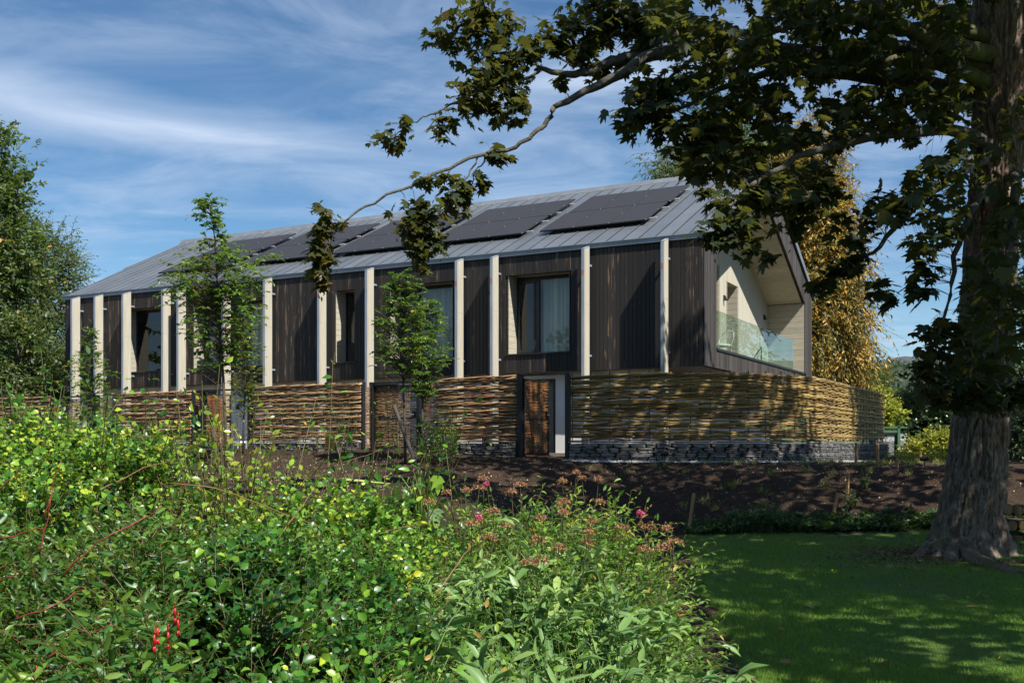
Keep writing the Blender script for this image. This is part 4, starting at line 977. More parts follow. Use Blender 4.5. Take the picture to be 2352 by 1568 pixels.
# ------------------------------------------------------------------ gates
def gate(label, hinge_px, latch_px, zt, open_leaf, wl=FW, mat='rodorange', z0=None, leaf_w=None, extra=0.0):
    th, tl = t_of(hinge_px, wl), t_of(latch_px, wl); base = hw(th, wl); gz = float(ground_z(*base))
    o = thing('garden_gate', label, 'gate', (base[0], base[1], gz), -A0, 'garden gates with black steel frames')
    wd = th - tl; H = CAMZ + zt - gz
    # local: x to the right along the fence, y away
    pw_ = .075
    MB().box((-.06, -.07, -.1), (.03, .07, H)).obj('post', M['black'], o)
    MB().box((wd - .03, -.07, -.1), (wd + .06, .07, H)).obj('post', M['black'], o)
    MB().box((.03, -.035, H - .05), (wd - .03, .035, H - .004)).obj('head_bar', M['black'], o)
    L = leaf_w or wd - .08; Hl = H - .10; zl = .06
    ang = math.radians(84) if open_leaf else 0.0
    lf = MB(); fw = .035
    for p0, p1 in (((0, zl), (fw, Hl)), ((L - fw, zl), (L, Hl)), ((fw, zl), (L - fw, zl + fw)), ((fw, Hl - fw), (L - fw, Hl)), ((fw, zl + (Hl - zl) * .47), (L - fw, zl + (Hl - zl) * .47 + .03))):
        lf.box((p0[0], -.02, p0[1]), (p1[0], .02, p1[1]))
    leaf = lf.obj('gate_leaf', M['black'], o); leaf.location = (.04, .04, 0); leaf.rotation_euler = (0, 0, ang)
    P_ = Path([(fw, 0), (L - fw, 0)]); rng = np.random.default_rng(int(hinge_px))
    rods = wattle_rods(P_, zl + fw, Hl - fw, np.zeros(2), rng, .0225, (1.2, 1.6), .013, .0098, .2, 0)
    put_rods(leaf, rods, M[mat], 90, 'willow_rod')
    for i in range(1, int(L / .2)): MB().tube([(fw + i * .2, 0, zl), (fw + i * .2, 0, Hl)], .008, 4).obj('steel_rod', M['black'], leaf)
    MB().box((L - .16, -.05, Hl * .52), (L - .03, .05, Hl * .52 + .14)).obj('lock_box', M['black'], leaf)
    hd = MB().tube([(L - .10, -.05, Hl * .55), (L - .10, -.09, Hl * .55), (L - .2, -.09, Hl * .55)], .009, 5).obj('handle', M['galv'], leaf)
    return o
gate('open orange willow gate beside the white wall, right of centre', 1197, 1303, 1.645, True)
gate('open orange willow gate left of the tan fence panel behind the tall sapling', 466, 574, 1.53, True, leaf_w=.92)
gate('closed brown willow gate behind the propped sapling', 856, 962, 1.60, False, wl=1.85, mat='rodtan')
gate('closed brown willow gate on the far left behind leafy shoots', 150, 222, 1.50, False, wl=1.9, mat='rodtan')
# fixed side screens that fill the recess by each closed gate
def screen(label, pa, pb, wa_, wb_, zt, mat='rodorange'):
    A_, B_ = fpt(pa, wa_), fpt(pb, wb_); P_ = Path([A_, B_]); c = P_.at(P_.len / 2); gz = float(ground_z(*c))
    o = thing('side_screen', label, 'screen', (c[0], c[1], gz), 0, 'narrow woven side screens'); rng = np.random.default_rng(int(pa)); H = CAMZ + zt - gz
    put_rods(o, wattle_rods(P_, .04, H - .08, c, rng, .025, (.8, 1.3), .018, .0115, .2, 0), M[mat], 70)
    for q in (0, P_.len):
        p_ = P_.at(q) - c; MB().box((p_[0] - .035, p_[1] - .035, -.1), (p_[0] + .035, p_[1] + .035, H)).obj('post', M['black'], o)
    return o
screen('narrow tan screen left of the closed central gate', 836, 853, FW, 1.85, 1.59, 'rodtan')
screen('narrow bright screen between the closed gate and the next fence panel', 966, 1004, 1.85, 1.9, 1.60)
screen('narrow orange screen between the two posts left of the sapling trunk', 445, 462, FW, 1.85, 1.52)
screen('narrow orange screen beside the leftmost fence panel', 120, 140, FW, 1.85, 1.48)
screen('narrow brown screen right of the far left gate', 224, 262, 1.9, 2.0, 1.49, 'rodtan')

# ------------------------------------------------------------------ sycamore
TR = np.array([6.62, 14.4]); tgz = float(ground_z(*TR))
syc = thing('sycamore_tree', 'big sycamore with furrowed trunk and lobed leaves at the right edge', 'tree', (TR[0], TR[1], tgz))
OFF = np.array([TR[0], TR[1], tgz])
tr_y = np.array([1290, 1262, 1225, 1190, 1120, 1059, 927, 700, 476, 330, 0, -500, -1000])
tr_l = np.array([2095, 2118, 2142, 2155, 2173, 2184, 2199, 2212, 2228, 2240, 2242, 2262, 2290])
tr_r = np.array([2345, 2325, 2308, 2300, 2303, 2306, 2313, 2322, 2334, 2345, 2366, 2372, 2372])
nz, na = 420, 220
zs = np.linspace(tgz - .12, CAMZ + 1500 / F * 14.4, nz); yy_ = 1020 - (zs - CAMZ) * F / 14.4
lx = np.interp(-yy_, -tr_y, tr_l); rx = np.interp(-yy_, -tr_y, tr_r); cxs = ((lx + rx) / 2 - 1176) / F * 14.4; rs = (rx - lx) / 2 / F * 14.4
an = np.linspace(0, 2 * math.pi, na, endpoint=False)
AN, ZS = np.meshgrid(an, zs); RSg = rs[:, None] * np.ones(na)
flare = np.clip((0.75 - (ZS - tgz)) / 0.75, 0, 1) ** 2
ridge = vnoise(np.cos(AN) * 1.5 + 3, np.sin(AN) * 1.5, ZS * .1)
wig = 0.5 * vnoise(np.cos(AN) * 3, np.sin(AN) * 3, ZS * 1.4)
fur = np.abs(vnoise(AN * 64 / (2 * math.pi) * .42 + wig * 1.3, ZS * 2.3, 5)) ; fur2 = np.abs(vnoise(AN * 64 / (2 * math.pi) + wig, ZS * 9.5 + wig * 2, 9))
RR = RSg * (1 + .05 * ridge + flare * .20 * vnoise(np.cos(AN) * 2.6, np.sin(AN) * 2.6, 2)) + .050 * np.clip(fur * 2.4, 0, 1) + .030 * np.clip(fur2 * 2.4, 0, 1) - .055
V = np.stack([cxs[:, None] + RR * np.cos(AN) - OFF[0], (14.4 + RR * np.sin(AN)) - OFF[1], ZS - OFF[2]], -1)
i = np.arange(nz * na).reshape(nz, na); Q = np.stack([i[:-1], np.roll(i, -1, 1)[:-1], np.roll(i, -1, 1)[1:], i[1:]], -1)
link('trunk', np_mesh('trunk', V, Q, M['bark'], smooth=True, n=4), syc)
# surface roots
rt = MB()
for (pts, r0) in (([(2210, 1262, 14.2), (2235, 1285, 13.6), (2275, 1312, 12.9), (2330, 1340, 12.2), (2400, 1360, 11.8)], .17), ([(2140, 1262, 14.3), (2105, 1280, 13.9), (2070, 1287, 13.7)], .11), ([(2190, 1270, 14.1), (2185, 1290, 13.6), (2170, 1300, 13.4)], .13)):
    pp = []
    for (a, b, d_) in pts: w_ = Wp(a, b, d_); w_[2] = float(ground_z(w_[0], w_[1])) + .0; pp.append(w_ - OFF)
    pp[0][2] += .12; rt.tube(pp, list(np.linspace(r0, r0 * .35, len(pp))), 8)
rt.obj('root', M['bark'], syc, True)

def branch(pts, r0, r1, mat, name='limb', sides=7):
    P_ = np.array([Wp(a, b, c) for a, b, c in pts]); k = len(P_); out = []
    for i in range(k - 1):
        p0, p1, p2, p3 = P_[max(i - 1, 0)], P_[i], P_[i + 1], P_[min(i + 2, k - 1)]
        for u in np.linspace(0, 1, 4, endpoint=False): out.append(.5 * ((2 * p1) + (-p0 + p2) * u + (2 * p0 - 5 * p1 + 4 * p2 - p3) * u * u + (-p0 + 3 * p1 - 3 * p2 + p3) * u ** 3))
    out.append(P_[-1]); out = np.array(out); k = len(out)
    out[1:-1] += R.normal(size=(k - 2, 3)) * .012
    MB().tube([q - OFF for q in out], list(np.linspace(r0, r1, k)), sides).obj(name, M[mat], syc, True)
    return out
branches = []
B = lambda *a, **k: branches.append(branch(*a, **k))
B([(2300, 175, 14.4), (2130, 120, 14.2), (1960, 128, 14.1), (1760, 118, 14), (1608, 112, 14), (1500, 128, 14), (1426, 172, 13.9), (1342, 212, 13.9), (1272, 247, 13.8)], .17, .036, 'limb')
B([(1272, 247, 13.8), (1250, 285, 13.8), (1225, 311, 13.7), (1163, 344, 13.7), (1097, 355, 13.6), (1031, 388, 13.5), (943, 425, 13.3), (840, 476, 13.2), (795, 505, 13.1), (768, 535, 13.1), (752, 570, 13.1)], .036, .007, 'limb')
B([(1100, 355, 13.6), (1085, 385, 13.6), (1062, 420, 13.5), (1030, 470, 13.4), (995, 510, 13.4), (985, 550, 13.4)], .014, .005, 'limb')
B([(1120, 357, 13.6), (1100, 385, 13.7), (1088, 415, 13.7), (1075, 450, 13.7), (1063, 490, 13.7)], .012, .004, 'limb')
B([(2300, 240, 14.4), (2100, 190, 14.8), (1900, 160, 15), (1700, 130, 15), (1591, 112, 14.8), (1456, 133, 14.6), (1390, 150, 14.5), (1346, 167, 14.5), (1298, 170, 14.4), (1243, 157, 14.4)], .16, .032, 'limb')
B([(1243, 157, 14.4), (1218, 179, 14.3), (1134, 205, 14.2), (1060, 231, 14.1), (1009, 256, 14), (969, 271, 14), (925, 300, 14), (890, 325, 14)], .024, .005, 'limb')
B([(1243, 157, 14.4), (1210, 121, 14.4), (1170, 117, 14.4), (1141, 73, 14.3), (1115, 22, 14.3), (1100, -30, 14.2)], .024, .009, 'limb')
B([(1170, 117, 14.4), (1120, 125, 14.3), (1070, 110, 14.2), (1010, 85, 14.2)], .014, .004, 'limb')
B([(1591, 112, 14.8), (1492, 81, 14.7), (1434, 77, 14.6), (1372, 95, 14.6), (1310, 110, 14.6)], .04, .01, 'limb')
B([(2290, 100, 14.4), (2170, 65, 13.7), (2040, 70, 13.2), (1900, 30, 12.8), (1780, 0, 12.6)], .12, .04, 'moss')
B([(2290, 130, 14.4), (2200, 108, 13.4), (2120, 85, 12.8), (2040, 40, 12.4), (1980, 0, 12.2)], .13, .05, 'moss')
B([(2290, 210, 14.4), (2180, 150, 13.8), (2060, 140, 13.5), (1880, 150, 13.2), (1760, 170, 13), (1620, 220, 12.8), (1540, 260, 12.7)], .12, .015, 'moss')
B([(2280, 330, 14.4), (2180, 300, 13.2), (2050, 310, 12.6), (1930, 330, 12.2), (1800, 380, 11.9), (1700, 450, 11.7), (1640, 510, 11.6)], .09, .010, 'limb')
B([(2280, 360, 14.4), (2220, 390, 13.4), (2130, 450, 12.8), (2050, 530, 12.5), (1990, 590, 12.4), (1920, 640, 12.3)], .07, .008, 'limb')
B([(2280, 420, 14.4), (2240, 470, 13.0), (2200, 560, 12.2), (2180, 680, 11.8), (2150, 790, 11.6)], .06, .010, 'limb')
B([(2330, 380, 14.4), (2330, 480, 12.6), (2310, 620, 11.9), (2290, 780, 11.6), (2270, 860, 11.5)], .06, .012, 'limb')
B([(2290, 60, 14.4), (2200, 30, 15.4), (2000, 10, 16), (1820, 60, 16.2), (1650, 90, 16.2), (1520, 200, 16)], .13, .02, 'limb')
B([(2300, 0, 14.4), (2100, -200, 12), (1900, -350, 10.5)], .16, .04, 'limb')
B([(2300, -100, 14.4), (2500, -300, 13), (2900, -500, 12)], .16, .04, 'limb')
B([(2310, -250, 14.4), (2200, -500, 17), (1900, -650, 18.5)], .15, .04, 'limb')
B([(2310, -400, 14.4), (2340, -900, 14.4), (2300, -1300, 14.6)], .3, .08, 'limb')

# leaf clusters seen against the sky (px, py, radius in survey pixels, distance, count)
CL = [(900, 315, 30, 14, 26), (872, 325, 22, 14, 16), (930, 285, 14, 14, 6), (1018, 285, 26, 14.1, 26), (1018, 315, 14, 14.1, 8), (1080, 240, 38, 14.1, 44), (1132, 215, 42, 14.2, 60), (1112, 180, 42, 14.3, 56), (1152, 150, 40, 14.3, 50), (1060, 200, 26, 14.2, 22),
      (1192, 130, 42, 14.4, 50), (1232, 108, 34, 14.4, 34), (1120, 100, 40, 14.3, 44), (1090, 60, 40, 14.3, 44), (1048, 35, 34, 14.2, 30), (1110, 20, 42, 14.3, 46), (1160, 60, 38, 14.3, 40), (998, 78, 20, 14.2, 14), (1050, 90, 26, 14.2, 18), (1182, 195, 34, 14.3, 34), (1190, 245, 30, 14.2, 28), (1152, 255, 26, 14.2, 22), (1182, 275, 16, 14.2, 10), (1030, 115, 22, 14.2, 12),
      (1280, 100, 36, 14.6, 40), (1302, 60, 36, 14.6, 36), (1335, 130, 32, 14.5, 30), (1290, 182, 16, 14.4, 10), (1352, 100, 38, 14.6, 40), (1400, 68, 48, 14.6, 62), (1452, 40, 50, 14.7, 70), (1400, 20, 44, 14.6, 52), (1500, 60, 50, 14.7, 70), (1480, 108, 36, 14.7, 40), (1382, 162, 20, 14.5, 14), (1440, 150, 26, 14.6, 20), (1350, 20, 20, 14.6, 12),
      (1150, 364, 20, 13.7, 16), (1130, 352, 16, 13.7, 10), (1098, 412, 16, 13.7, 10), (966, 412, 14, 13.4, 8), (996, 416, 16, 13.4, 10), (1060, 440, 32, 13.6, 36), (1040, 450, 26, 13.5, 24), (1022, 402, 16, 13.5, 9), (962, 472, 20, 13.4, 13), (950, 505, 36, 13.4, 36), (986, 500, 36, 13.4, 40), (975, 538, 36, 13.4, 40), (940, 540, 28, 13.4, 22), (992, 562, 18, 13.4, 10), (953, 570, 28, 13.3, 24), (960, 602, 14, 13.3, 8), (1112, 425, 14, 13.7, 6), (970, 620, 9, 13.3, 4),
      (742, 480, 12, 13.1, 6), (752, 500, 20, 13.1, 14), (738, 535, 24, 13.1, 22), (730, 562, 22, 13.1, 18), (728, 592, 22, 13.1, 18), (750, 600, 18, 13.1, 12), (738, 632, 20, 13.1, 16), (734, 655, 12, 13.1, 8), (778, 520, 10, 13.1, 4),
      (1450, 270, 36, 12.7, 40), (1500, 240, 44, 12.7, 56), (1482, 205, 36, 12.8, 36), (1530, 285, 36, 12.7, 40), (1540, 195, 44, 12.8, 50), (1570, 340, 40, 12.4, 44), (1610, 300, 50, 12.4, 60), (1610, 390, 36, 12, 34), (1690, 520, 42, 11.6, 48), (1642, 530, 30, 11.6, 26), (1722, 565, 22, 11.6, 14), (1765, 588, 14, 11.6, 8), (1660, 470, 26, 11.7, 20), (1620, 440, 12, 11.7, 6), (1640, 555, 14, 11.6, 8),
      (1730, 455, 34, 11.7, 32), (1790, 470, 40, 11.8, 40), (1850, 470, 36, 11.9, 34), (1830, 520, 22, 11.9, 14), (1900, 440, 26, 12, 18), (1760, 420, 40, 11.9, 36), (1880, 430, 24, 12, 16),
      (1955, 605, 30, 12.3, 26), (1915, 625, 24, 12.3, 18), (1885, 660, 18, 12.3, 12), (2015, 665, 24, 12.4, 18), (2045, 690, 14, 12.4, 8), (2105, 660, 26, 12, 20), (2165, 758, 36, 11.8, 34), (2145, 795, 34, 11.7, 30), (2122, 832, 24, 11.6, 16), (2130, 860, 28, 11.6, 20), (2155, 885, 32, 11.6, 26), (2180, 905, 32, 11.6, 26), (2246, 905, 34, 11.5, 30), (2300, 915, 34, 11.5, 30), (2337, 900, 26, 11.5, 20), (2000, 500, 34, 12.4, 24), (1945, 500, 24, 12.4, 12), (2040, 470, 40, 12.5, 32), (1970, 560, 26, 12.4, 18), (2120, 620, 26, 12.1, 18)]
P = []; 
for (a, b, r_, d_, c_) in CL:
    c_ = int(c_ * (1.35 if a < 1260 else 1.75)); rr = r_ / F * d_; q = R.normal(size=(c_, 3)) * rr * [.60, .60, .52]; P.append(Wp(a, b, d_) + q)
# the dense parts of the crown: sampled between outlines, spread through its depth
from math import floor
def in_poly(px, py, poly):
    ins = np.zeros(len(px), bool); k = len(poly)
    for i in range(k):
        x0, y0 = poly[i]; x1, y1 = poly[(i + 1) % k]
        c_ = ((y0 > py) != (y1 > py)) & (px < (x1 - x0) * (py - y0) / (y1 - y0 + 1e-9) + x0); ins ^= c_
    return ins
PA = [(1440, -40), (1470, 40), (1540, 120), (1560, 220), (1600, 290), (1640, 390), (1690, 430), (1760, 410), (1850, 430), (1900, 400), (1930, 340), (1990, 300), (2060, 330), (2120, 330), (2240, 350), (2400, 330), (2400, -40)]
PB = [(2000, 480), (2060, 440), (2120, 360), (2240, 340), (2400, 320), (2400, 930), (2250, 920), (2180, 900), (2140, 850), (2170, 770), (2210, 720), (2170, 650), (2110, 600), (2060, 520)]
for poly, nn, d0, d1 in ((PA, 10500, 11.8, 16.2), (PB, 4700, 11.2, 13.9)):
    px = R.uniform(1400, 2400, nn * 3); py = R.uniform(-40, 930, nn * 3); k_ = in_poly(px, py, poly)
    dns = vnoise(px / 38, py / 26, 4) + .6 * vnoise(px / 90, py / 60, 8); k_ &= (dns > -.26) | (R.random(len(px)) < .06); px, py = px[k_][:nn], py[k_][:nn]
    d_ = R.uniform(d0, d1, len(px)); q = np.stack([(px - 1176) / F * d_, d_, CAMZ + (1020 - py) / F * d_], -1)
    # nothing grows inside the trunk
    kk_ = np.hypot(q[:, 0] - 6.9, q[:, 1] - 14.4) > .85
    kk_ &= ~((px > 2215) & (d_ < 14.6) & ((py < 190) | ((py > 190) & (py < 460) & (R.random(len(px)) < .75))))
    P.append(q[kk_])
nvis = sum(len(a) for a in P)
# crown above the frame
q = R.normal(size=(26000, 3)); q = unit(q) * R.random((26000, 1)) ** .45 * [6.0, 6.3, 4.6] + [8.4, 13.6, 11.3]
pyq = 1020 - (q[:, 2] - CAMZ) * F / q[:, 1]; pxq = 1176 + q[:, 0] / q[:, 1] * F
cl = vnoise(q[:, 0] * .9, q[:, 1] * .9, q[:, 2] * .9)
hole = vnoise(q[:, 0] * .42 + 5, q[:, 1] * .42, 3.3)
q = q[((pyq < -40) | (pxq > 2400)) & (cl > -.30) & (hole > -.24)]
P.append(q[:12000]); P = np.concatenate(P); n = len(P)
X = unit(rdir(n) * [1, 1, .4] + [0, 0, -.42]); N = unit(rdir(n) * .62 + UP * 1.0 + [0, -.15, 0]); S = np.where(np.arange(n) < nvis, .122, .155) * np.clip(1 + .28 * R.normal(size=n), .45, 1.6)
west = sstep(1.5, -2.5, P[:, 0]) ; tint = np.clip(R.normal(.33, .2, n) + .25 * west + .22 * (vnoise(P[:, 0] * 1.3, P[:, 1] * 1.3, P[:, 2] * 1.3)), 0, 1)
near = np.array([0, 0, CAMZ]); dist = np.linalg.norm(P - near, axis=1)
vis = np.arange(n) < nvis
prio = np.where(vis, dist / S, 1e9)
idx = np.argsort(prio)[:290]
protos = [cloud_mesh('leaf', T_MAPLE, np.zeros((1, 3)), np.array([[1., 0, 0]]), np.array([[0, 0, 1.]]), [1.0], [q_ / 4 * .9], M['syc']) for q_ in range(5)]
Xi = unit(X); Yi = unit(np.cross(N, Xi)); Zi = np.cross(Xi, Yi)
for i in idx:
    mt = Matrix(((Xi[i][0], Yi[i][0], Zi[i][0]), (Xi[i][1], Yi[i][1], Zi[i][1]), (Xi[i][2], Yi[i][2], Zi[i][2]))).to_4x4() @ Matrix.Scale(float(S[i]), 4); mt.translation = Vector(P[i] - OFF)
    o = D.objects.new('leaf', protos[int(np.clip(round(tint[i] * 4), 0, 4))]); COL.objects.link(o); o.parent = syc; o.matrix_local = mt
rest = np.setdiff1d(np.arange(n), idx)
link('crown', cloud_mesh('crown', T_MAPLE, P[rest] - OFF, X[rest], N[rest], S[rest], tint[rest], M['syc']), syc, kind='stuff')
# petioles/twigs joining leaves to the nearest branch, and hanging seed keys
bp = np.concatenate(branches); sel_ = R.choice(nvis, min(2600, nvis), replace=False); A_ = P[sel_]
ix = np.array([np.argmin(((bp - a) ** 2).sum(1)) for a in A_]); Bq = bp[ix]; L_ = np.linalg.norm(Bq - A_, axis=1); ok = L_ < .5; A_, Bq = A_[ok], Bq[ok]
mid = (A_ + Bq) / 2 + [0, 0, .05]; link('twigs', tubes_mesh('twigs', np.stack([Bq, mid, A_], 1) - OFF, np.array([[.0035, .0025, .0015]]), M['twig']), syc, kind='stuff')
ks = R.choice(nvis, 1500, replace=False); kp = P[ks] + R.normal(size=(1500, 3)) * .05 - [0, 0, .08]; kk = 1500
link('seed_keys', cloud_mesh('seed_keys', T_LANCE, kp - OFF, unit(rdir(kk) * .5 - UP), rdir(kk), .055 + .02 * R.random(kk), R.random(kk), M['key']), syc, kind='stuff')

# neighbour sycamore outside the right edge of the view; its crown shades the lawn
n2o = thing('sycamore_tree', 'second broad sycamore standing just outside the right edge, shading the lawn', 'tree', (10.4, 4.6, 0.0))
MB().tube([(0, 0, -.2), (0, 0, 1.5), (-.2, .1, 4), (-.5, .3, 7), (-.7, .4, 10)], [.55, .42, .36, .28, .1], 10).obj('trunk', M['bark'], n2o, True)
lm = MB()
for k in range(9): a = k * .7; lm.tube([(-.3, .1, 3.5 + .5 * k), (math.cos(a) * 1.8 - .6, math.sin(a) * 1.8, 5.5 + .45 * k), (math.cos(a) * 3.8 - 1, math.sin(a) * 4.2, 6.3 + .45 * k)], [.12, .08, .02], 6)
lm.obj('limb', M['limb'], n2o, True)
q = unit(R.normal(size=(22000, 3))) * R.random((22000, 1)) ** .42 * [5.0, 6.2, 2.6] + [9.4, 5.6, 8.3]
pyq = 1020 - (q[:, 2] - CAMZ) * F / np.maximum(q[:, 1], .1); pxq = 1176 + q[:, 0] / np.maximum(q[:, 1], .1) * F
cl = vnoise(q[:, 0] * .8 + 9, q[:, 1] * .8, q[:, 2] * .8); q = q[((q[:, 1] < .5) | (pyq < -60) | (pxq > 2500)) & (cl > -.38) & (vnoise(q[:, 0] * .5, q[:, 1] * .5, 7.7) > -.42)][:13500]; n = len(q)
link('crown', cloud_mesh('crown', T_MAPLE, q - [10.4, 4.6, 0], unit(rdir(n) * [1, 1, .5] - .4 * UP), unit(rdir(n) * .6 + UP), .17 * np.clip(1 + .25 * R.normal(size=n), .5, 1.6), np.clip(R.normal(.35, .2, n), 0, 1), M['syc']), n2o, kind='stuff')

# ------------------------------------------------------------------ saplings along the fence
def sapling(name, label, trunk_pts, crown_rows, lmat, lsize, twl, nt_, trunk_r=.03, d=24.0, tmpl=T_OVAL, smat='limb', group='young trees planted along the fence', nleaf=9, up=.35, seed=1, parts=0, droop=.25, foot=None):
    """trunk_pts: (px,py) bottom to top ; crown_rows: (py, px_left, px_right, weight)"""
    rng = np.random.default_rng(seed)
    W_ = np.array([Wp(a, b, d) for a, b in trunk_pts]); b0 = W_[0].copy(); b0[2] = min(b0[2], float(ground_z(b0[0], b0[1])))
    o = thing(name, label, 'tree', tuple(b0), 0, group); W_[0] = b0 - [0, 0, .05]
    MB().tube([w_ - b0 for w_ in W_], list(np.linspace(trunk_r, trunk_r * .18, len(W_))), 7).obj('trunk', M[smat], o, True)
    rows = np.array(crown_rows, float); p = rows[:, 3] / rows[:, 3].sum(); ri = rng.choice(len(rows), nt_, p=p)
    py = rows[ri, 0] + rng.normal(size=nt_) * 9; tx = np.interp(-py, -np.array([b for a, b in trunk_pts]), np.array([a for a, b in trunk_pts]))
    side = rng.uniform(-1, 1, nt_); side = np.sign(side) * np.abs(side) ** .6; half = np.where(side > 0, rows[ri, 2] - tx, tx - rows[ri, 1]); yd = rng.uniform(-1, 1, nt_)
    reach = half / F * d; start = rng.random(nt_) ** .62
    sx = side * reach * start; sy = yd * np.abs(reach) * start
    z0 = CAMZ + (1020 - py) / F * d; base = np.stack([(tx - 1176) / F * d + sx * .86, d + sy * .75, z0 + np.abs(sx) * up * .35], -1)
    dirs = unit(np.stack([side + rng.normal(size=nt_) * .25, yd + rng.normal(size=nt_) * .25, np.full(nt_, up)], -1)); L = np.minimum(np.maximum(np.abs(reach) * .30, twl * .5), twl) * (0.6 + .6 * rng.random(nt_))
    path, P, X, N, S = twigs(base, dirs, L, nleaf, 4, droop, lsize, .25, 1.3, .7, rng=rng, rnd=.45)
    # boughs from trunk to the twig starts
    st = np.stack([(tx - 1176) / F * d, np.full(nt_, d), z0 - np.abs(sx) * .55 - .05 * rng.random(nt_)], -1); boughs = np.stack([st, (st + base) / 2 + [0, 0, .01], base], 1)
    link('branches', tubes_mesh('branches', boughs - b0, np.array([[trunk_r * .20, trunk_r * .12, trunk_r * .06]]), M[smat]), o, kind='stuff')
    tint = np.clip(np.repeat(rng.normal(.5, .22, nt_), nleaf) + rng.normal(0, .12, len(P)), 0, 1)
    foliage_objs(o, tmpl, path - b0, P - b0, X, N, S, tint, M[lmat], M[smat], trunk_r * .12, nparts=parts, near=np.array([0, 0, CAMZ]) - b0, lname='crown', sname='twigs')
    return o
sapling('hornbeam_sapling', 'tall green sapling rising above the solar roof, left of centre', [(520, 1075), (517, 960), (513, 870), (506, 780), (500, 700), (498, 600), (490, 520), (480, 470)],
        [(470, 458, 510, .6), (500, 455, 500, .45), (530, 465, 500, .35), (555, 465, 525, .6), (585, 440, 560, .9), (610, 395, 640, 1.4), (640, 375, 615, 1.8), (665, 370, 615, 1.6), (690, 375, 600, 1.7), (720, 385, 595, 1.5), (745, 400, 610, 1.4), (775, 415, 570, 1.2), (805, 425, 560, 1), (830, 440, 540, .6), (850, 425, 520, .25)], 'hornbeam', .115, .42, 620, .042, 24.0, T_OVAL, seed=5, parts=200, up=.22, smat='twig')
sapling('hornbeam_sapling', 'small yellowing sapling right of the tall one, before the left gate', [(558, 1060), (560, 960), (563, 880), (565, 800), (562, 755)],
        [(755, 545, 570, .5), (775, 535, 600, .8), (795, 530, 610, 1), (820, 525, 600, 1), (850, 520, 625, 1.1), (880, 525, 600, 1), (905, 520, 590, 1), (930, 525, 590, .8), (950, 545, 580, .4)], 'yhorn', .062, .28, 330, .026, 26.5, seed=8, parts=60)
sapling('hornbeam_sapling', 'dark green sapling propped by a leaning stake at the centre gate', [(931, 1038), (929, 960), (925, 870), (920, 780), (922, 700), (915, 640)],
        [(640, 900, 940, .6), (665, 885, 975, .9), (695, 880, 985, 1), (720, 870, 985, 1.1), (750, 860, 1000, 1.2), (780, 860, 1010, 1.2), (810, 855, 1010, 1.2), (835, 850, 1005, 1.1), (860, 870, 980, .6)], 'hornbeam', .082, .34, 480, .034, 22.5, seed=9, parts=110)
sapling('hornbeam_sapling', 'narrow green sapling with bushy lit top just right of the propped one', [(972, 1035), (970, 950), (972, 880), (975, 800), (980, 720), (985, 690)],
        [(700, 955, 1010, .7), (725, 950, 1025, 1), (755, 950, 1035, 1.1), (785, 955, 1030, 1), (815, 945, 1055, 1), (845, 945, 1040, 1), (870, 950, 1000, .8), (895, 945, 990, .7), (910, 935, 1000, .6)], 'hornbeam', .072, .28, 400, .028, 23.0, seed=12, parts=90)
sapling('hornbeam_sapling', 'slender leafy sapling before the leftmost white fins', [(222, 1080), (216, 1000), (214, 920), (210, 850), (206, 790), (206, 765)],
        [(768, 200, 214, .5), (790, 195, 216, .5), (815, 172, 235, .8), (840, 165, 262, 1.1), (865, 168, 262, 1.2), (890, 172, 258, 1.2), (915, 178, 258, 1.1), (945, 190, 275, 1), (975, 195, 280, .9), (1000, 190, 290, .8)], 'hornbeam', .066, .30, 400, .024, 24.5, seed=14, parts=80)
sapling('hornbeam_sapling', 'loose light green sapling with thin whips on the far left fence', [(165, 1080), (150, 1000), (140, 940), (150, 880), (168, 830)],
        [(850, 140, 175, .6), (890, 130, 190, .8), (930, 120, 170, .8), (970, 110, 200, .8), (1000, 100, 210, .8)], 'yhorn', .075, .4, 70, .016, 23.5, seed=15)
def clump(name, label, cat, px0, px1, py_top, py_bot, d, ns, lmat, lsize, nl, smat='twig', group=None, seed=1, stemr=.008, jit=.3, tmpl=T_OVAL, s0=.2, lean=.12, parts=0):
    rng = np.random.default_rng(seed); pxs = rng.uniform(px0, px1, ns); x_ = (pxs - 1176) / F * d; y_ = d + rng.normal(size=ns) * jit; z_ = ground_z(x_, y_)
    c = np.array([x_.mean(), y_.mean(), float(ground_z(x_.mean(), y_.mean()))]); o = thing(name, label, cat, tuple(c), 0, group)
    ztop = CAMZ + (1020 - (py_top + rng.random(ns) ** 1.5 * (py_bot - py_top) * .45)) / F * d; L = ztop - z_
    base = np.stack([x_, y_, z_], -1); dirs = unit(np.stack([rng.normal(size=ns) * lean, rng.normal(size=ns) * lean, np.ones(ns)], -1))
    path, P, X, N, S = twigs(base, dirs, L, nl, 6, .02, lsize, .3, 1.0, .5, s0, .7, rng)
    P = P + rng.normal(size=P.shape) * lsize * .9
    foliage_objs(o, tmpl, path - c, P - c, X, N, S, np.clip(rng.normal(.5, .2, len(P)), 0, 1), M[lmat], M[smat], stemr, nparts=parts, near=np.array([0, 0, CAMZ]) - c, lname='foliage', sname='stems')
    return o
clump('young_bush', 'upright bushy young shrub against the fence left of the open gate', 'shrub', 985, 1050, 940, 1045, 22.6, 34, 'hornbeam', .06, 40, seed=3, stemr=.008)
clump('young_bush', 'low green shrub at the foot of the narrow sapling by the closed gate', 'shrub', 948, 990, 985, 1040, 22.6, 16, 'hornbeam', .06, 18, seed=4)
clump('climbing_stems', 'thin reddish-leaved stems before the closed central gate', 'plant', 895, 920, 905, 1035, 22.8, 7, 'spiraea', .05, 26, seed=5)
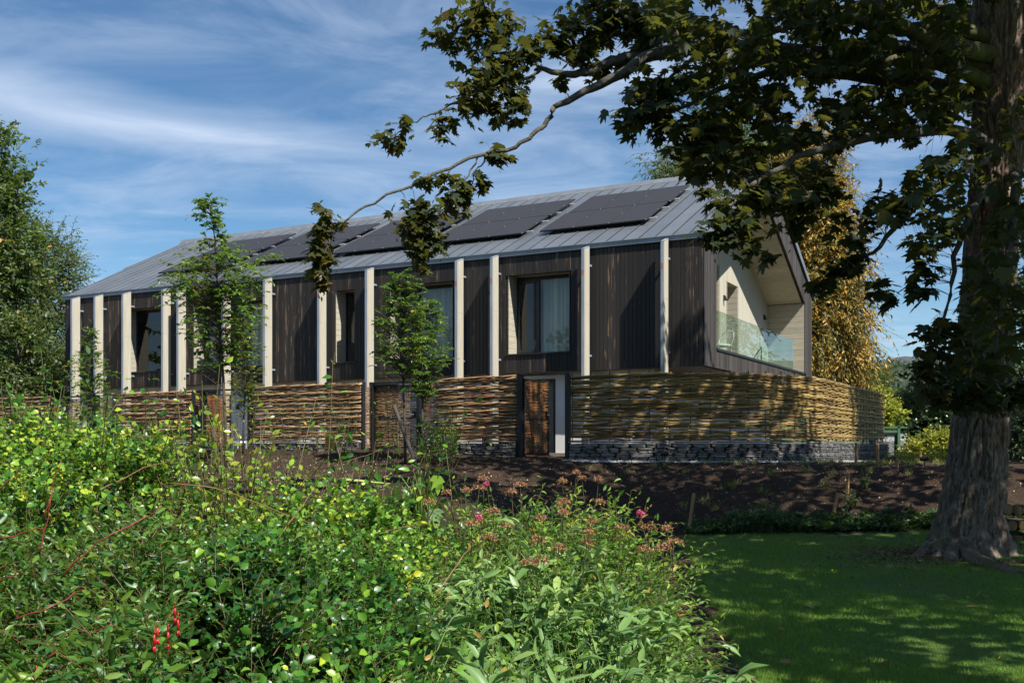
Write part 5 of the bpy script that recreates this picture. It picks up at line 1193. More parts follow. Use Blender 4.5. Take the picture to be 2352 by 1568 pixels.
clump('climbing_stems', 'thin dark stems with few leaves climbing the tan fence panel', 'plant', 590, 690, 895, 1030, 26.2, 10, 'hornbeam', .055, 12, seed=6, stemr=.010, lean=.06)
clump('climbing_stems', 'tall thin leafy stems in front of the right half of the tan fence panel', 'plant', 700, 825, 900, 1035, 25.4, 12, 'hornbeam', .065, 18, seed=7, stemr=.010, lean=.06)
clump('bare_whips', 'bare red-brown whips inside the left open gate', 'plant', 525, 580, 960, 1060, 26, 9, 'hornbeam', .04, 3, seed=8, stemr=.007, lean=.35)
clump('bare_whips', 'bare reddish whips before the fence panel between the left gates', 'plant', 330, 430, 880, 1040, 24.5, 8, 'yhorn', .05, 6, seed=9, stemr=.008, lean=.12)
clump('bare_whips', 'long thin whips leaning before the leftmost fence panel', 'plant', 0, 110, 860, 1040, 21, 7, 'yhorn', .06, 7, seed=10, stemr=.009, lean=.45)
# props
def post(name, label, cat, a, b, d, w, mat, group=None, d2=None, sides=4):
    A_, B_ = Wp(*a, d), Wp(*b, d2 or d); gz = float(soil_z(np.array(A_[0]), np.array(A_[1]))); A_[2] = min(A_[2], gz + .02) - .12
    o = MB().tube([A_ - A_, (B_ - A_) * .97, (B_ - A_)], [w * .7, w * .7, w * .5], sides).obj(name, M[mat], None, False, loc=tuple(A_), label=label, category=cat)
    if group: o['group'] = group
    return o
post('tree_stake', 'dark leaning stake crossing the propped sapling at the centre gate', 'stake', (960, 1046), (904, 930), 22.2, .055, 'darkpost', sides=7)
post('tree_stake', 'short dark leaning stake before the left open gate', 'stake', (506, 1080), (488, 985), 22.4, .06, 'darkpost', sides=7)
G_ = 'sawn timber pegs around the planting bed'
def gd(py, z): return (CAMZ - z) * F / (py - 1020)
for (lab, a, b, d_, w_) in [('upright timber peg against the right end of the slate wall, left one of two', (1966, 1070), (1966.5, 1016), 21.6, .045), ('upright timber peg against the right end of the slate wall, right one of two', (2016, 1072), (2015.5, 1019), 21.2, .05),
                            ('timber peg with bright top in the bed above the others', (1945, 1138), (1948, 1086), 18.4, .045), ('tall leaning timber peg nearest the lawn edge, right of centre', (1907, 1210), (1924, 1131), 17.5, .04),
                            ('tall leaning timber peg left of the bed beside the pink flower', (1580, 1208), (1594, 1132), 17.5, .042), ('thin dark peg near the black garden light', (2066, 1108), (2060, 1050), 19.5, .03), ('thin peg among the yellow plants by the trunk', (2113, 1062), (2114, 1034), 24, .04)]:
    post('timber_peg', lab, 'peg', a, b, d_, w_, 'stake', G_)
def spotlight(lab, px, py, pyb, d_):
    A_ = Wp(px, pyb, d_); A_[2] = float(ground_z(A_[0], A_[1])); h = Wp(px, py, d_)[2] - A_[2]
    o = thing('garden_light', lab, 'garden light', tuple(A_), 0, 'black spike garden lights')
    MB().tube([(0, 0, -.05), (0, 0, h)], .012, 6).obj('spike', M['black'], o); MB().tube([(-.09, .02, h + .03), (.07, -.03, h + .045)], [.045, .05], 8).obj('lamp_head', M['black'], o)
spotlight('black spike light beside the right end of the slate wall', 2051, 1057, 1072, 21.5); spotlight('black spike light next to the sycamore trunk', 2123, 1057, 1072, 21.5)
spotlight('small black spike light at the foot of the curved slate wall', 1527, 1046, 1060, 22.0)
# warning plate
wp_ = Wp(757, 1012, 24.6); ws = thing('warning_sign', 'small yellow warning plate with black triangle before the tan fence panel', 'sign', (wp_[0], wp_[1], float(ground_z(wp_[0], wp_[1]))), -.2)
zz0 = wp_[2] - float(ground_z(wp_[0], wp_[1]))
MB().box((-.12, -.004, zz0 - .20), (.12, .004, zz0 + .20)).obj('plate', M['yellow'], ws)
tm = MB(); tri = [(-.085, zz0 + .02), (.085, zz0 + .02), (0, zz0 + .165)]
for i in range(3):
    (x0, z0), (x1, z1) = tri[i], tri[(i + 1) % 3]; tm.tube([(x0, -.007, z0), (x1, -.007, z1)], .007, 4)
tm.tube([(0, -.007, zz0 + .12), (.01, -.007, zz0 + .08), (-.01, -.007, zz0 + .075), (0, -.007, zz0 + .035)], .008, 4)
for i in range(3): tm.box((-.09, -.008, zz0 - .04 - i * .05), (.06 + .02 * (i % 2), -.005, zz0 - .022 - i * .05))
tm.obj('printed_marks', M['black'], ws); MB().box((-.015, .005, -.1), (.015, .03, zz0 - .1)).obj('post', M['darkpost'], ws)
# white wire chairs
def chair(lab, loc, rot, sc=1.0, mat='white'):
    o = thing('wire_chair', lab, 'chair', loc, rot, 'pale wire garden chairs')
    fr = MB(); 
    for sx in (-.24, .24):
        fr.tube([(sx, -.22, 0), (sx * .95, -.24, .42)], .012, 5); fr.tube([(sx, .22, 0), (sx * .95, .2, .42)], .012, 5)
    fr.obj('legs', M[mat], o)
    fr = MB(); arc = [(-.27, .15, .42), (-.28, .24, .62), (-.22, .30, .80), (0, .33, .87), (.22, .30, .80), (.28, .24, .62), (.27, .15, .42)]; fr.tube(arc, .014, 5); fr.tube([(-.27, -.26, .43), (-.27, .2, .42), (.27, .2, .42), (.27, -.26, .43), (-.27, -.26, .43)], .012, 5); fr.obj('frame', M[mat], o)
    w_ = MB()
    for i in range(13):
        x_ = -.24 + .04 * i; zt = float(np.interp(abs(x_), [0, .2, .28], [.86, .80, .6])); w_.tube([(x_, -.25, .43), (x_, .19, .42), (x_, .3, zt)], .005, 3)
    w_.obj('back_wires', M[mat], o); MB().box((-.24, -.24, .435), (.24, .18, .475)).obj('seat_pad', M['render'], o)
    return o
cp = hw(t_of(545, .3), .3); chair('white wire chair on the terrace inside the left open gate', (cp[0], cp[1], 1.25 - .03), math.radians(150))
cb2 = C0 + .62 * Uv + 3.35 * Vv; chair('wire chair on the gable balcony behind the glass', (cb2[0], cb2[1], HB + FL), math.radians(-60))

# hut with boards
hp = Wp(2058, 1050, 40); hgz = float(ground_z(hp[0], hp[1])) + .02
hut = thing('board_shelter', 'green steel frame shelter holding grey printed boards beyond the fence end', 'shelter', (hp[0], hp[1], hgz))
px2m = 40 / F; mg = mat_simple('green_paint', (.06, .15, .09), rough=.5); mgb = mat_simple('grey_board', (.17, .175, .18), (.14, .145, .15), 6, .7); mpw = mat_simple('white_print', (.6, .62, .64), rough=.7)
def hx(px): return (px - 2058) * px2m
def hz_(py): return CAMZ + (1020 - py) * px2m - hgz
MB().box((hx(1985), -.10, hz_(983)), (hx(2090), .12, hz_(979.5))).obj('roof_rail', mg, hut)
MB().box((hx(2060), -.1, 0), (hx(2065.5), .0, hz_(977))).obj('post', mg, hut); MB().box((hx(1990), -.1, 0), (hx(1995), .0, hz_(985))).obj('post', mg, hut)
MB().box((hx(1995.2), -.08, hz_(993)), (hx(2059.8), -.02, hz_(988))).obj('rail', mg, hut)
b1 = MB().box((hx(2012), .02, hz_(1045)), (hx(2056), .4, hz_(997))).obj('board_stack', mgb, hut); b2 = MB().box((hx(2066), .02, hz_(1045)), (hx(2087), .4, hz_(989))).obj('board_stack', mgb, hut)
MB().box((hx(2000), .5, hz_(1045)), (hx(2080), .55, hz_(990))).obj('dark_back', M['black'], hut)
def text_mesh(s, size, mat, par, loc, rot):
    c = D.curves.new('lettering', 'FONT'); c.body = s; c.size = size; c.align_x = 'CENTER'; c.offset = size * .03
    to = D.objects.new('lettering', c); COL.objects.link(to); dg = bpy.context.evaluated_depsgraph_get(); me = D.meshes.new_from_object(to.evaluated_get(dg)); D.objects.remove(to)
    me.materials.clear(); me.materials.append(mat); return link('lettering', me, par, loc, rot)
for (px_, py_, pr_) in ((2046.6, 1005, b1), (2076.5, 1004.5, b2), (2022, 1005, b1)):
    text_mesh('BGP', .19, mpw, pr_, (hx(px_), .012, hz_(py_)), (math.radians(90), math.pi, 0))
    for j in range(3): MB().box((hx(px_) - .15, .011, hz_(py_) + .03 + j * .035), (hx(px_) + .15, .016, hz_(py_) + .045 + j * .035)).obj('printed_line', mpw, pr_)

# log pile behind the trunk
lp = Wp(2335, 1250, 15.6); lgz = float(ground_z(lp[0], lp[1])); ml = mat_simple('log_bark', (.06, .04, .028), rough=.9, bst=.5); mc_ = mat_simple('cut_log_end', (.20, .13, .05), (.10, .075, .03), 12, .8, rnd=.35)
for i, (a, b, r_) in enumerate([(2316, 1169, .088), (2339, 1173, .082), (2325.5, 1207, .085), (2347, 1243, .08), (2351, 1207, .075), (2362, 1172, .085), (2330, 1252, .085), (2368, 1240, .085), (2374, 1206, .08)]):
    c = Wp(a, b, 15.5); pos_ = ['topmost on the left of the pile', 'topmost in the middle of the pile', 'second row, left end of the pile', 'bottom row, middle of the pile', 'second row, middle of the pile', 'topmost on the right, at the frame edge', 'bottom row, left end of the pile', 'bottom row at the frame edge', 'second row at the frame edge'][i]
    o = thing('log', 'mossy cut log behind the sycamore trunk, ' + pos_, 'log', (c[0], c[1], c[2]), .1, 'cut logs stacked behind the trunk')
    MB().tube([(0, .02, 0), (0, .8, 0)], r_, 12, False).obj('bark', ml, o, True); MB().tube([(0, 0, 0), (0, .03, 0)], [r_ * .96, r_], 12).obj('cut_end', mc_, o)
MB().box((lp[0] - .35, 15.48, lgz - .1), (lp[0] + 1.0, 16.2, lgz + .06)).obj('log_bearer', ml, None, label='dark timber bearer under the stacked logs behind the trunk', category='timber')

# ------------------------------------------------------------------ background trees and shrubs
G2 = 'trees behind the house'
def bgbase(px, d): x = (px - 1176) / F * d; return (x, d, float(ground_z(x, d)))
def el(px, py, rx, ry, d, depth=None, base=None):
    w_ = Wp(px, py, d); b = base; return (w_[0] - b[0], w_[1] - b[1], w_[2] - b[2], rx / F * d, (depth or rx) / F * d, ry / F * d)
b = bgbase(-70, 40); limb_tree('ash_tree', 'tall tree with twisted grey limbs cut by the left edge', 'tree', b, 12.5, [el(-55, 440, 90, 90, 40, base=b), el(-30, 385, 60, 55, 40, base=b), el(15, 480, 40, 45, 40, base=b), el(-60, 600, 110, 120, 40, base=b), el(20, 610, 70, 80, 40, base=b), el(-50, 800, 130, 120, 40, base=b)], 'bgleaf', 19000, .22, T_OVAL, .32, group=None, seed=1, twl=.8)
b = bgbase(90, 44); limb_tree('birch_tree', 'feathery lighter tree just left of the house roof', 'tree', b, 9.5, [el(105, 610, 55, 75, 44, base=b), el(140, 640, 45, 55, 44, base=b), el(70, 560, 45, 45, 44, base=b), el(75, 700, 85, 80, 44, base=b), el(150, 700, 35, 55, 44, base=b), el(110, 790, 65, 70, 44, base=b), el(60, 850, 90, 60, 44, base=b)], 'ash', 24000, .16, T_LANCE, .2, seed=2, twl=.9, droopy=.15)
b = bgbase(40, 37); limb_tree('holly_tree', 'dark leafy tree behind the leftmost fence panel', 'tree', b, 4.2, [el(20, 860, 90, 55, 37, base=b), el(100, 870, 50, 50, 37, base=b), el(-60, 850, 70, 70, 37, base=b), el(60, 790, 60, 60, 37, base=b)], 'bgleaf', 14000, .14, T_OVAL, .15, seed=3, twl=.5)
b = bgbase(1640, 47); limb_tree('cypress_tree', 'tall green conifer whose top shows over the roof ridge', 'tree', b, 14.0, [el(1640, 370, 90, 50, 47, base=b), el(1640, 310, 50, 50, 47, base=b), el(1700, 380, 80, 55, 47, base=b), el(1560, 400, 60, 24, 47, base=b), el(1650, 470, 120, 80, 47, base=b), el(1590, 350, 30, 30, 47, base=b), el(1700, 310, 40, 40, 47, base=b)], 'cypress', 30000, .20, T_FROND, .3, seed=4, droopy=.3, twl=.8)
b = bgbase(1870, 41); 
gt = limb_tree('golden_cypress_tree', 'golden brown drooping cypress beside the gable end', 'tree', b, 13.2, [el(1850, 380, 60, 90, 41, base=b), el(1860, 470, 66, 80, 41, base=b), el(1865, 560, 84, 75, 41, base=b), el(1875, 650, 88, 75, 41, base=b), el(1880, 740, 92, 75, 41, base=b), el(1880, 820, 98, 60, 41, base=b), el(1830, 680, 80, 200, 41, base=b)], 'gold', 90000, .20, T_FROND, .28, seed=5, droopy=.28, twl=.75, clump=.3)
b = bgbase(1780, 52); limb_tree('cypress_tree', 'second conifer half hidden between the ridge and the golden cypress', 'tree', b, 13, [el(1775, 420, 50, 90, 52, base=b), el(1790, 540, 60, 100, 52, base=b), el(1740, 380, 40, 40, 52, base=b)], 'cypress', 16000, .20, T_FROND, .28, seed=6, droopy=.4)
b = bgbase(1985, 60); limb_tree('juniper_tree', 'bright green feathery conifer just beyond the fence end', 'tree', b, 4.5, [el(1990, 900, 40, 22, 60, base=b), el(2000, 880, 20, 18, 60, base=b), el(1960, 920, 40, 26, 60, base=b)], 'cypress', 12000, .18, T_FROND, .12, seed=7)
b = bgbase(2045, 46); limb_tree('golden_shrub', 'yellow-leaved tall shrub above the printed boards', 'shrub', b, 3.6, [el(2030, 940, 26, 34, 46, base=b), el(2045, 955, 34, 20, 46, base=b), el(2027, 900, 8, 14, 46, base=b), el(2070, 915, 12, 12, 46, base=b)], 'yellowsh', 5200, .15, T_OVAL, .06, seed=8, twl=.4)
b = bgbase(2110, 50); limb_tree('willow_shrub', 'grey-green large shrub behind the yellow one', 'shrub', b, 4.2, [el(2085, 930, 30, 22, 50, base=b), el(2110, 948, 50, 30, 50, base=b), el(2150, 945, 40, 30, 50, base=b), el(2100, 968, 40, 20, 50, base=b)], 'grey', 9000, .17, T_LANCE, .1, seed=9, twl=.5)
b = bgbase(2150, 38); limb_tree('laurel_shrub', 'dark glossy evergreen shrub left of the trunk', 'shrub', b, 1.6, [el(2140, 998, 34, 24, 38, base=b), el(2168, 985, 34, 34, 38, base=b), el(2118, 1008, 20, 16, 38, base=b)], 'laurel', 6500, .13, T_ROUND, .06, seed=10, twl=.4)
b = bgbase(2140, 33); limb_tree('golden_shrub', 'low yellow-green hedge shrub before the dark evergreens', 'shrub', b, 1.0, [el(2122, 1036, 28, 18, 33, base=b), el(2150, 1028, 38, 24, 33, base=b), el(2180, 1024, 24, 24, 33, base=b), el(2112, 1020, 7, 10, 33, base=b)], 'yellowsh', 7000, .085, T_OVAL, .04, seed=11, twl=.3)
clump('yellow_herb', 'tall feathery yellow herbs at the end of the slate wall', 'plant', 2044, 2104, 1040, 1066, 30, 60, 'yellowsh', .07, 22, 'greenstem', seed=20, jit=.8, tmpl=T_LANCE, lean=.25)
clump('yellow_herb', 'tall feathery yellow herbs left of the sycamore trunk', 'plant', 2100, 2190, 1034, 1066, 29, 70, 'yellowsh', .07, 22, 'greenstem', seed=21, jit=.8, tmpl=T_LANCE, lean=.25)
b = bgbase(2380, 30); limb_tree('laurel_shrub', 'dark evergreen thicket right of the sycamore trunk', 'shrub', b, 4.0, [el(2360, 980, 50, 60, 30, base=b), el(2400, 900, 70, 90, 30, base=b), el(2340, 1030, 40, 30, 30, base=b), el(2450, 950, 80, 100, 30, base=b)], 'laurel', 12000, .12, T_OVAL, .08, seed=12, twl=.4)
b = bgbase(2420, 44); limb_tree('ash_tree', 'dark leafy tree beyond the trunk at the right edge', 'tree', b, 12, [el(2400, 650, 90, 180, 44, base=b), el(2480, 500, 120, 200, 44, base=b), el(2390, 850, 60, 90, 44, base=b)], 'bgleaf', 12000, .22, T_OVAL, .3, seed=13)
b = bgbase(2230, 62); limb_tree('ash_tree', 'mid green tree beyond the shrubs left of the trunk', 'tree', b, 7, [el(2190, 925, 40, 36, 62, base=b), el(2250, 880, 50, 60, 62, base=b), el(2130, 925, 36, 14, 62, base=b)], 'bgleaf', 8000, .24, T_OVAL, .2, seed=14)
b = (15.2, 24.3, 1.0); limb_tree('cypress_tree', 'tall dark conifer just outside the right edge, shading the fence end', 'tree', b, 12.5, [(0, 0, 6, 2.1, 2.1, 3.2), (0, 0, 9.0, 1.9, 1.9, 3), (0, 0, 11.5, 1.6, 1.6, 2)], 'cypress', 16000, .26, T_SPRAY, .25, seed=16)
# trees to the left rear, mirrored in the panes
for i, (x, y, h) in enumerate([(-46, -14, 11), (-55, -26, 13), (-40, -30, 10), (-62, -6, 12), (-34, -42, 11), (-66, 12, 12)]):
    limb_tree('oak_tree', ['broad oak to the left of the view, nearest the garden', 'tallest of the oaks behind the garden', 'short round oak behind the garden', 'wide oak at the field edge', 'oak furthest behind the viewer', 'oak level with the house on the far left'][i], 'tree', (x, y, 0), h * .8, [(0, 0, h * .62, 6, 6, h * .38), (2.5, 1, h * .45, 4, 4, 3), (-2.5, -1, h * .45, 4, 4, 3)], 'bgleaf', 2600, .7, T_OVAL, .35, seed=30 + i, group='oaks across the field', twl=1.5)

# ------------------------------------------------------------------ near plants
def top_y(px): return np.interp(px, [-400, 0, 60, 130, 200, 300, 400, 460, 520, 580, 640, 700, 790, 860, 930, 1010, 1080, 1150, 1250, 1380, 1450, 1520, 1570, 1700], [1015, 1015, 1005, 995, 990, 980, 995, 1008, 1030, 1055, 1080, 1100, 1135, 1175, 1200, 1215, 1185, 1165, 1145, 1155, 1215, 1245, 1275, 1340])
def far_d(px): return np.interp(px, [-400, 0, 400, 700, 900, 1050, 1250, 1450, 1600], [7.6, 7.4, 7.0, 6.8, 6.6, 6.8, 7.2, 7.0, 6.4])
def right_x(y): return np.interp(y, [1.5, 3, 4.5, 6, 7.5], [.44, .60, .84, 1.02, 1.18])
def shrub_top(x, y):
    px = 1176 + F * x / y; ty, fd = top_y(px), far_d(px); zf = CAMZ - (ty - 1020) / F * fd
    q = np.clip((y - 2.2) / (fd - 2.2), 0, 1.0); zn = 0.98 - .12 * sstep(900, 1600, px)
    z = zn + (zf - zn) * q ** .85 + (.24 * vnoise(x * 1.35, y * 1.15, 1) - .05) * sstep(1.0, .8, q) + .10 * vnoise(x * 3.6, y * 3.2, 2)
    z = z * sstep(0, .32, right_x(y) - x) ** .5
    z = np.where(y > fd, z - (y - fd) * 2.6, z)
    return np.maximum(z, .1)
def sample_region(n, cond, x0, x1, y0, y1, rng):
    out = []
    while sum(map(len, out)) < n:
        x = rng.uniform(x0, x1, n * 2); y = rng.uniform(y0, y1, n * 2); px = 1176 + F * x / y; k_ = cond(x, y, px) & (px > -330) & (px < 1800) & (x < right_x(y)); out.append(np.stack([x[k_], y[k_]], -1))
    return np.concatenate(out)[:n]
def bound(a, b, px): return a + b * np.sin(px / 47.0)
def near_shrub(name, label, cond, box, ntw, lmat, lsize, smat, tmpl, nleaf=9, twl=.32, depth=.34, upb=.75, seed=1, parts=260, tmean=.45, stem_r=.0028, rnd=.6, group=None, dens=None, lift=0.0, dirup=.9, across=False, cat='shrub', droop=.25):
    rng = np.random.default_rng(seed); xy = sample_region(ntw, cond, *box, rng); x, y = xy[:, 0], xy[:, 1]
    if dens is not None:
        k_ = rng.random(len(x)) < dens(x, y); x, y = x[k_], y[k_]
    e = .06; zt = shrub_top(x, y); gx = (shrub_top(x + e, y) - zt) / e; gy = (shrub_top(x, y + e) - zt) / e
    nrm = unit(np.stack([-gx, -gy, np.ones(len(x))], -1)).clip(-.9, 1); base = np.stack([x, y, zt - twl * .6 - depth * rng.random(len(x)) ** 1.6 + lift], -1)
    # twigs gather into bushy heads with dark gaps between them
    cs = .30; gx_, gy_ = np.floor(x / cs), np.floor(y / cs); best = np.full(len(x), 9e9); cen = np.zeros((len(x), 2))
    for a_ in (-1, 0, 1):
        for b_ in (-1, 0, 1):
            ix_, iy_ = (gx_ + a_).astype(int), (gy_ + b_).astype(int); j1 = _perm[ix_ % 64, iy_ % 64, 5]; j2 = _perm[ix_ % 64, iy_ % 64, 11]
            cx_, cy_ = (gx_ + a_ + j1) * cs, (gy_ + b_ + j2) * cs; d2 = (x - cx_) ** 2 + (y - cy_) ** 2; m_ = d2 < best; best = np.where(m_, d2, best); cen[m_, 0] = cx_[m_]; cen[m_, 1] = cy_[m_]
    rc = np.sqrt(best) / cs; hh_ = _perm[(cen[:, 0] * 97).astype(int) % 64, (cen[:, 1] * 89).astype(int) % 64, 2]
    base[:, 2] += .09 - .30 * rc ** 1.5 + (hh_ - .5) * .14
    outw = np.column_stack([x - cen[:, 0], y - cen[:, 1], np.zeros(len(x))]) / cs
    dirs = unit(nrm * .6 + outw * 1.1 + UP * dirup * .6 + rdir(len(x), rng) * .45); c = np.array([x.mean(), y.mean(), 0.0])
    L = twl * (.6 + .8 * rng.random(len(x)))
    path, P, X, N, S = twigs(base, dirs, L, nleaf, 4, droop, lsize, .32, upb, .6, rng=rng, rnd=rnd)
    o = thing(name, label, cat, tuple(c), 0, group)
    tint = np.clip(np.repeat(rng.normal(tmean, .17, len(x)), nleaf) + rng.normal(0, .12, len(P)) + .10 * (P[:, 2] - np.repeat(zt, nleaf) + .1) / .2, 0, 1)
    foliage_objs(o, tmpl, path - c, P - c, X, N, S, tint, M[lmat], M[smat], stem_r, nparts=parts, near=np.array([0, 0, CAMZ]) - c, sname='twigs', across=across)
    # main stems from the soil
    ns = max(10, len(x) // 40); ii = rng.choice(len(x), ns, replace=False); foot = np.stack([c[0] + (x[ii] - c[0]) * .55, c[1] + (y[ii] - c[1]) * .55, np.zeros(ns) + ground_z(x[ii], y[ii]) - .03], -1)
    st = np.stack([foot, foot * .5 + base[ii] * .5 + rng.normal(size=(ns, 3)) * .06, base[ii]], 1); link('stems', tubes_mesh('stems', st - c, np.array([[.012, .009, .004]]), M[smat], 5), o, kind='stuff')
    return o
is_f = lambda x, y, px: (y < bound(4.3, .25, px)) & (px < bound(330, 40, px) + (y - 3) * 20)
is_sp = lambda x, y, px: (px > 985 + 30 * np.sin(y * 3)) & (y > 5.0 + .2 * np.sin(px / 60))
is_se = lambda x, y, px: (px > 930 + 60 * np.sin(y * 4)) & (y <= 5.0 + .2 * np.sin(px / 60))
is_q = lambda x, y, px: ~is_f(x, y, px) & ~is_sp(x, y, px) & ~is_se(x, y, px)
gap = lambda x, y: np.where(vnoise(x * 1.15 + 3, y * 1.15, 6) + .45 * vnoise(x * 3, y * 3, 9) < -.24, .05, 1.0)
near_shrub('glossy_hedge_shrub', 'near mass of small glossy dark green leaves, lower left of centre', lambda x, y, px: is_q(x, y, px) & (y < 4.6), (-2.6, .4, 2.0, 4.8), 11500, 'quince', .027, 'ambertwig', T_ROUND, nleaf=9, twl=.19, seed=41, parts=290, dens=gap, tmean=.34, stem_r=.0016)
near_shrub('glossy_hedge_shrub', 'sunlit green shrub with tangled shoots before the left fence panels', lambda x, y, px: is_q(x, y, px) & (y >= 4.6), (-4.4, .2, 4.4, 7.7), 12500, 'quince', .038, 'ambertwig', T_ROUND, nleaf=9, twl=.27, seed=42, parts=290, dens=gap, tmean=.60, stem_r=.002)
near_shrub('fuchsia_shrub', 'pointed-leaved shrub with red stems and hanging red flowers, lower left corner', is_f, (-2.6, -.2, 1.9, 4.8), 3600, 'fuchsia', .044, 'redtwig', T_LANCE, nleaf=10, twl=.28, seed=43, parts=290, droop=.4, tmean=.5, stem_r=.0018, lift=.04)
near_shrub('spiraea_shrub', 'shrub with flat faded rust-coloured flower heads in the centre', is_sp, (-.7, 1.4, 4.7, 7.8), 3000, 'spiraea', .050, 'twig', T_LANCE, nleaf=11, twl=.34, seed=44, parts=280, upb=.6, tmean=.5, depth=.42)
near_shrub('solomons_seal', 'arching striped pale green leaves at bottom right of the shrubs', is_se, (-.5, 1.0, 1.9, 5.2), 900, 'seal', .088, 'greenstem', T_LANCE, nleaf=11, twl=.42, seed=45, parts=299, upb=1.1, rnd=.45, depth=.3, across=True, cat='plant', droop=.45, tmean=.45)
near_shrub('weed_undergrowth', 'low mixed weeds among the striped leaves at the bottom', is_se, (-.5, 1.0, 1.9, 5.2), 1100, 'spiraea', .030, 'greenstem', T_OVAL, nleaf=8, twl=.24, seed=46, parts=0, cat='plant', lift=-.02)
clump('nettle_patch', 'matt green nettle-like weeds before the far left fence', 'plant', -40, 190, 952, 1100, 8.6, 150, 'fuchsia', .07, 26, 'greenstem', seed=50, jit=.35, lean=.12, parts=60)
clump('yellow_shoots', 'bright yellow-green leafy shoots below the left open gate', 'shrub', 500, 600, 1012, 1130, 6.4, 50, 'lime', .055, 18, 'ambertwig', seed=51, jit=.15, tmpl=T_OVAL, lean=.2, s0=.55, parts=120)
clump('yellow_shoots', 'scattered lime-tipped shoots at the top of the left shrub', 'shrub', 190, 480, 968, 1120, 6.9, 36, 'quince', .06, 18, 'ambertwig', seed=52, jit=.25, tmpl=T_OVAL, lean=.25, s0=.6, parts=120)
clump('arching_shoots', 'pale leafy shoots standing above the soil left of centre', 'shrub', 690, 870, 992, 1140, 6.8, 16, 'quince', .065, 20, 'ambertwig', seed=53, jit=.15, tmpl=T_OVAL, lean=.3, s0=.6, parts=160)
clump('arching_shoots', 'single upright leafy shoot beside the wilted plant', 'shrub', 1035, 1075, 1070, 1200, 6.6, 6, 'quince', .065, 22, 'ambertwig', seed=54, jit=.08, tmpl=T_OVAL, lean=.1, s0=.45, parts=80)
# long arching canes across the shrub
def cane(o, pts, r0, r1, mat, name='cane'):
    P0_ = np.array([Wp(*q) - [0, 0, .03] for q in pts]); k_ = np.linspace(0, len(pts) - 1, len(pts) * 3); P_ = np.stack([np.interp(k_, range(len(pts)), P0_[:, c_]) for c_ in range(3)], -1); P_[1:-1] += R.normal(size=(len(P_) - 2, 3)) * .003; MB().tube([p_ - np.array(o.location) for p_ in P_], list(np.linspace(r0, r1, len(P_))), 6).obj(name, M[mat], o, True)
fo = [o for o in D.objects if o.name.startswith('fuchsia_shrub')][0]; go = [o for o in D.objects if o.name.startswith('glossy_hedge_shrub.001')][0]
for pts in ([(0, 1105, 3.9), (30, 1080, 3.9), (55, 1050, 3.9)], [(100, 1178, 3.5), (118, 1110, 3.5), (122, 1085, 3.5), (140, 1040, 3.5)], [(90, 1250, 3.3), (105, 1180, 3.3), (115, 1120, 3.3)], [(140, 1305, 3.1), (200, 1240, 3.1), (260, 1200, 3.1), (330, 1165, 3.2), (370, 1140, 3.2)], [(0, 1215, 3.3), (60, 1200, 3.3), (100, 1190, 3.3)], [(100, 1490, 2.7), (180, 1440, 2.7), (260, 1405, 2.7)], [(0, 1310, 3), (50, 1285, 3)], [(30, 1400, 2.8), (120, 1370, 2.8), (190, 1330, 2.9)]):
    cane(fo, pts, .0028, .0012, 'redstem')
for pts in ([(390, 1095, 4.9), (480, 1100, 4.9), (560, 1130, 5), (650, 1165, 5), (740, 1195, 5), (800, 1215, 5)], [(230, 1110, 5), (330, 1060, 5.4), (420, 1040, 5.6)], [(640, 1220, 4.7), (690, 1150, 4.9), (720, 1110, 5)], [(780, 1050, 6.4), (830, 1040, 6.4), (872, 1020, 6.4)], [(880, 1205, 5.2), (940, 1195, 5.2), (985, 1185, 5.3)], [(1000, 1350, 4.3), (1050, 1280, 4.4), (1080, 1240, 4.5)], [(960, 1480, 3.6), (1010, 1400, 3.8), (1040, 1330, 4)]):
    cane(go, pts, .0036, .0015, 'orangestem')
# fuchsia flowers
def fuchsia_flower(px, py, d_, idx):
    p_ = Wp(px, py, d_) - np.array(fo.location); f = MB(); f.tube([p_ + [0, 0, .018], p_ + [0, 0, .008], p_], [.0008, .001, .002], 5); f.tube([p_, p_ - [0, 0, .012], p_ - [0, 0, .028]], [.002, .0033, .0024], 7)
    for k in range(4):
        a = k * math.pi / 2 + idx; q = p_ - np.array([0, 0, .026]); e_ = q + np.array([math.cos(a) * .005, math.sin(a) * .005, -.014]); f.tube([q, (q + e_) / 2, e_], [.0025, .0028, .0008], 4)
    f.tube([p_ - [0, 0, .03], p_ - [0, 0, .046]], [.0008, .0006], 4); f.obj('flower', M['red'], fo, True)
for i, (a, b, d_) in enumerate([(354, 1456, 2.3), (362, 1440, 2.36), (386, 1450, 2.3), (409, 1422, 2.5), (84, 1545, 2.3), (402, 1395, 2.7)]):
    fuchsia_flower(a, b, d_, i)
# spiraea flower heads
spo = [o for o in D.objects if o.name.startswith('spiraea_shrub')][0]; so_l = np.array(spo.location)
heads = [(1115, 1105), (1075, 1128), (1100, 1122), (1130, 1118), (1020, 1135), (1175, 1130), (1190, 1115), (1260, 1100), (1290, 1108), (1330, 1092), (1345, 1108), (1385, 1085), (1370, 1095), (1040, 1180), (985, 1155), (1010, 1190), (1140, 1172), (1155, 1155), (1300, 1150), (1265, 1165), (1240, 1190), (1130, 1220), (1160, 1215), (1195, 1235), (1120, 1240), (1105, 1260), (1300, 1180), (1350, 1160), (1380, 1150), (1225, 1275), (1280, 1265), (1190, 1290), (1210, 1300), (1170, 1285), (1250, 1290), (1310, 1245), (1345, 1250), (1400, 1215), (1430, 1220), (1460, 1232), (1490, 1215), (1520, 1225), (1545, 1240), (1450, 1260), (1480, 1265), (1405, 1250), (1520, 1255), (1200, 1275), (1345, 1225), (1090, 1145), (1230, 1240), (1270, 1230), (1365, 1195), (1420, 1190), (1535, 1222), (1165, 1190), (1085, 1200)]
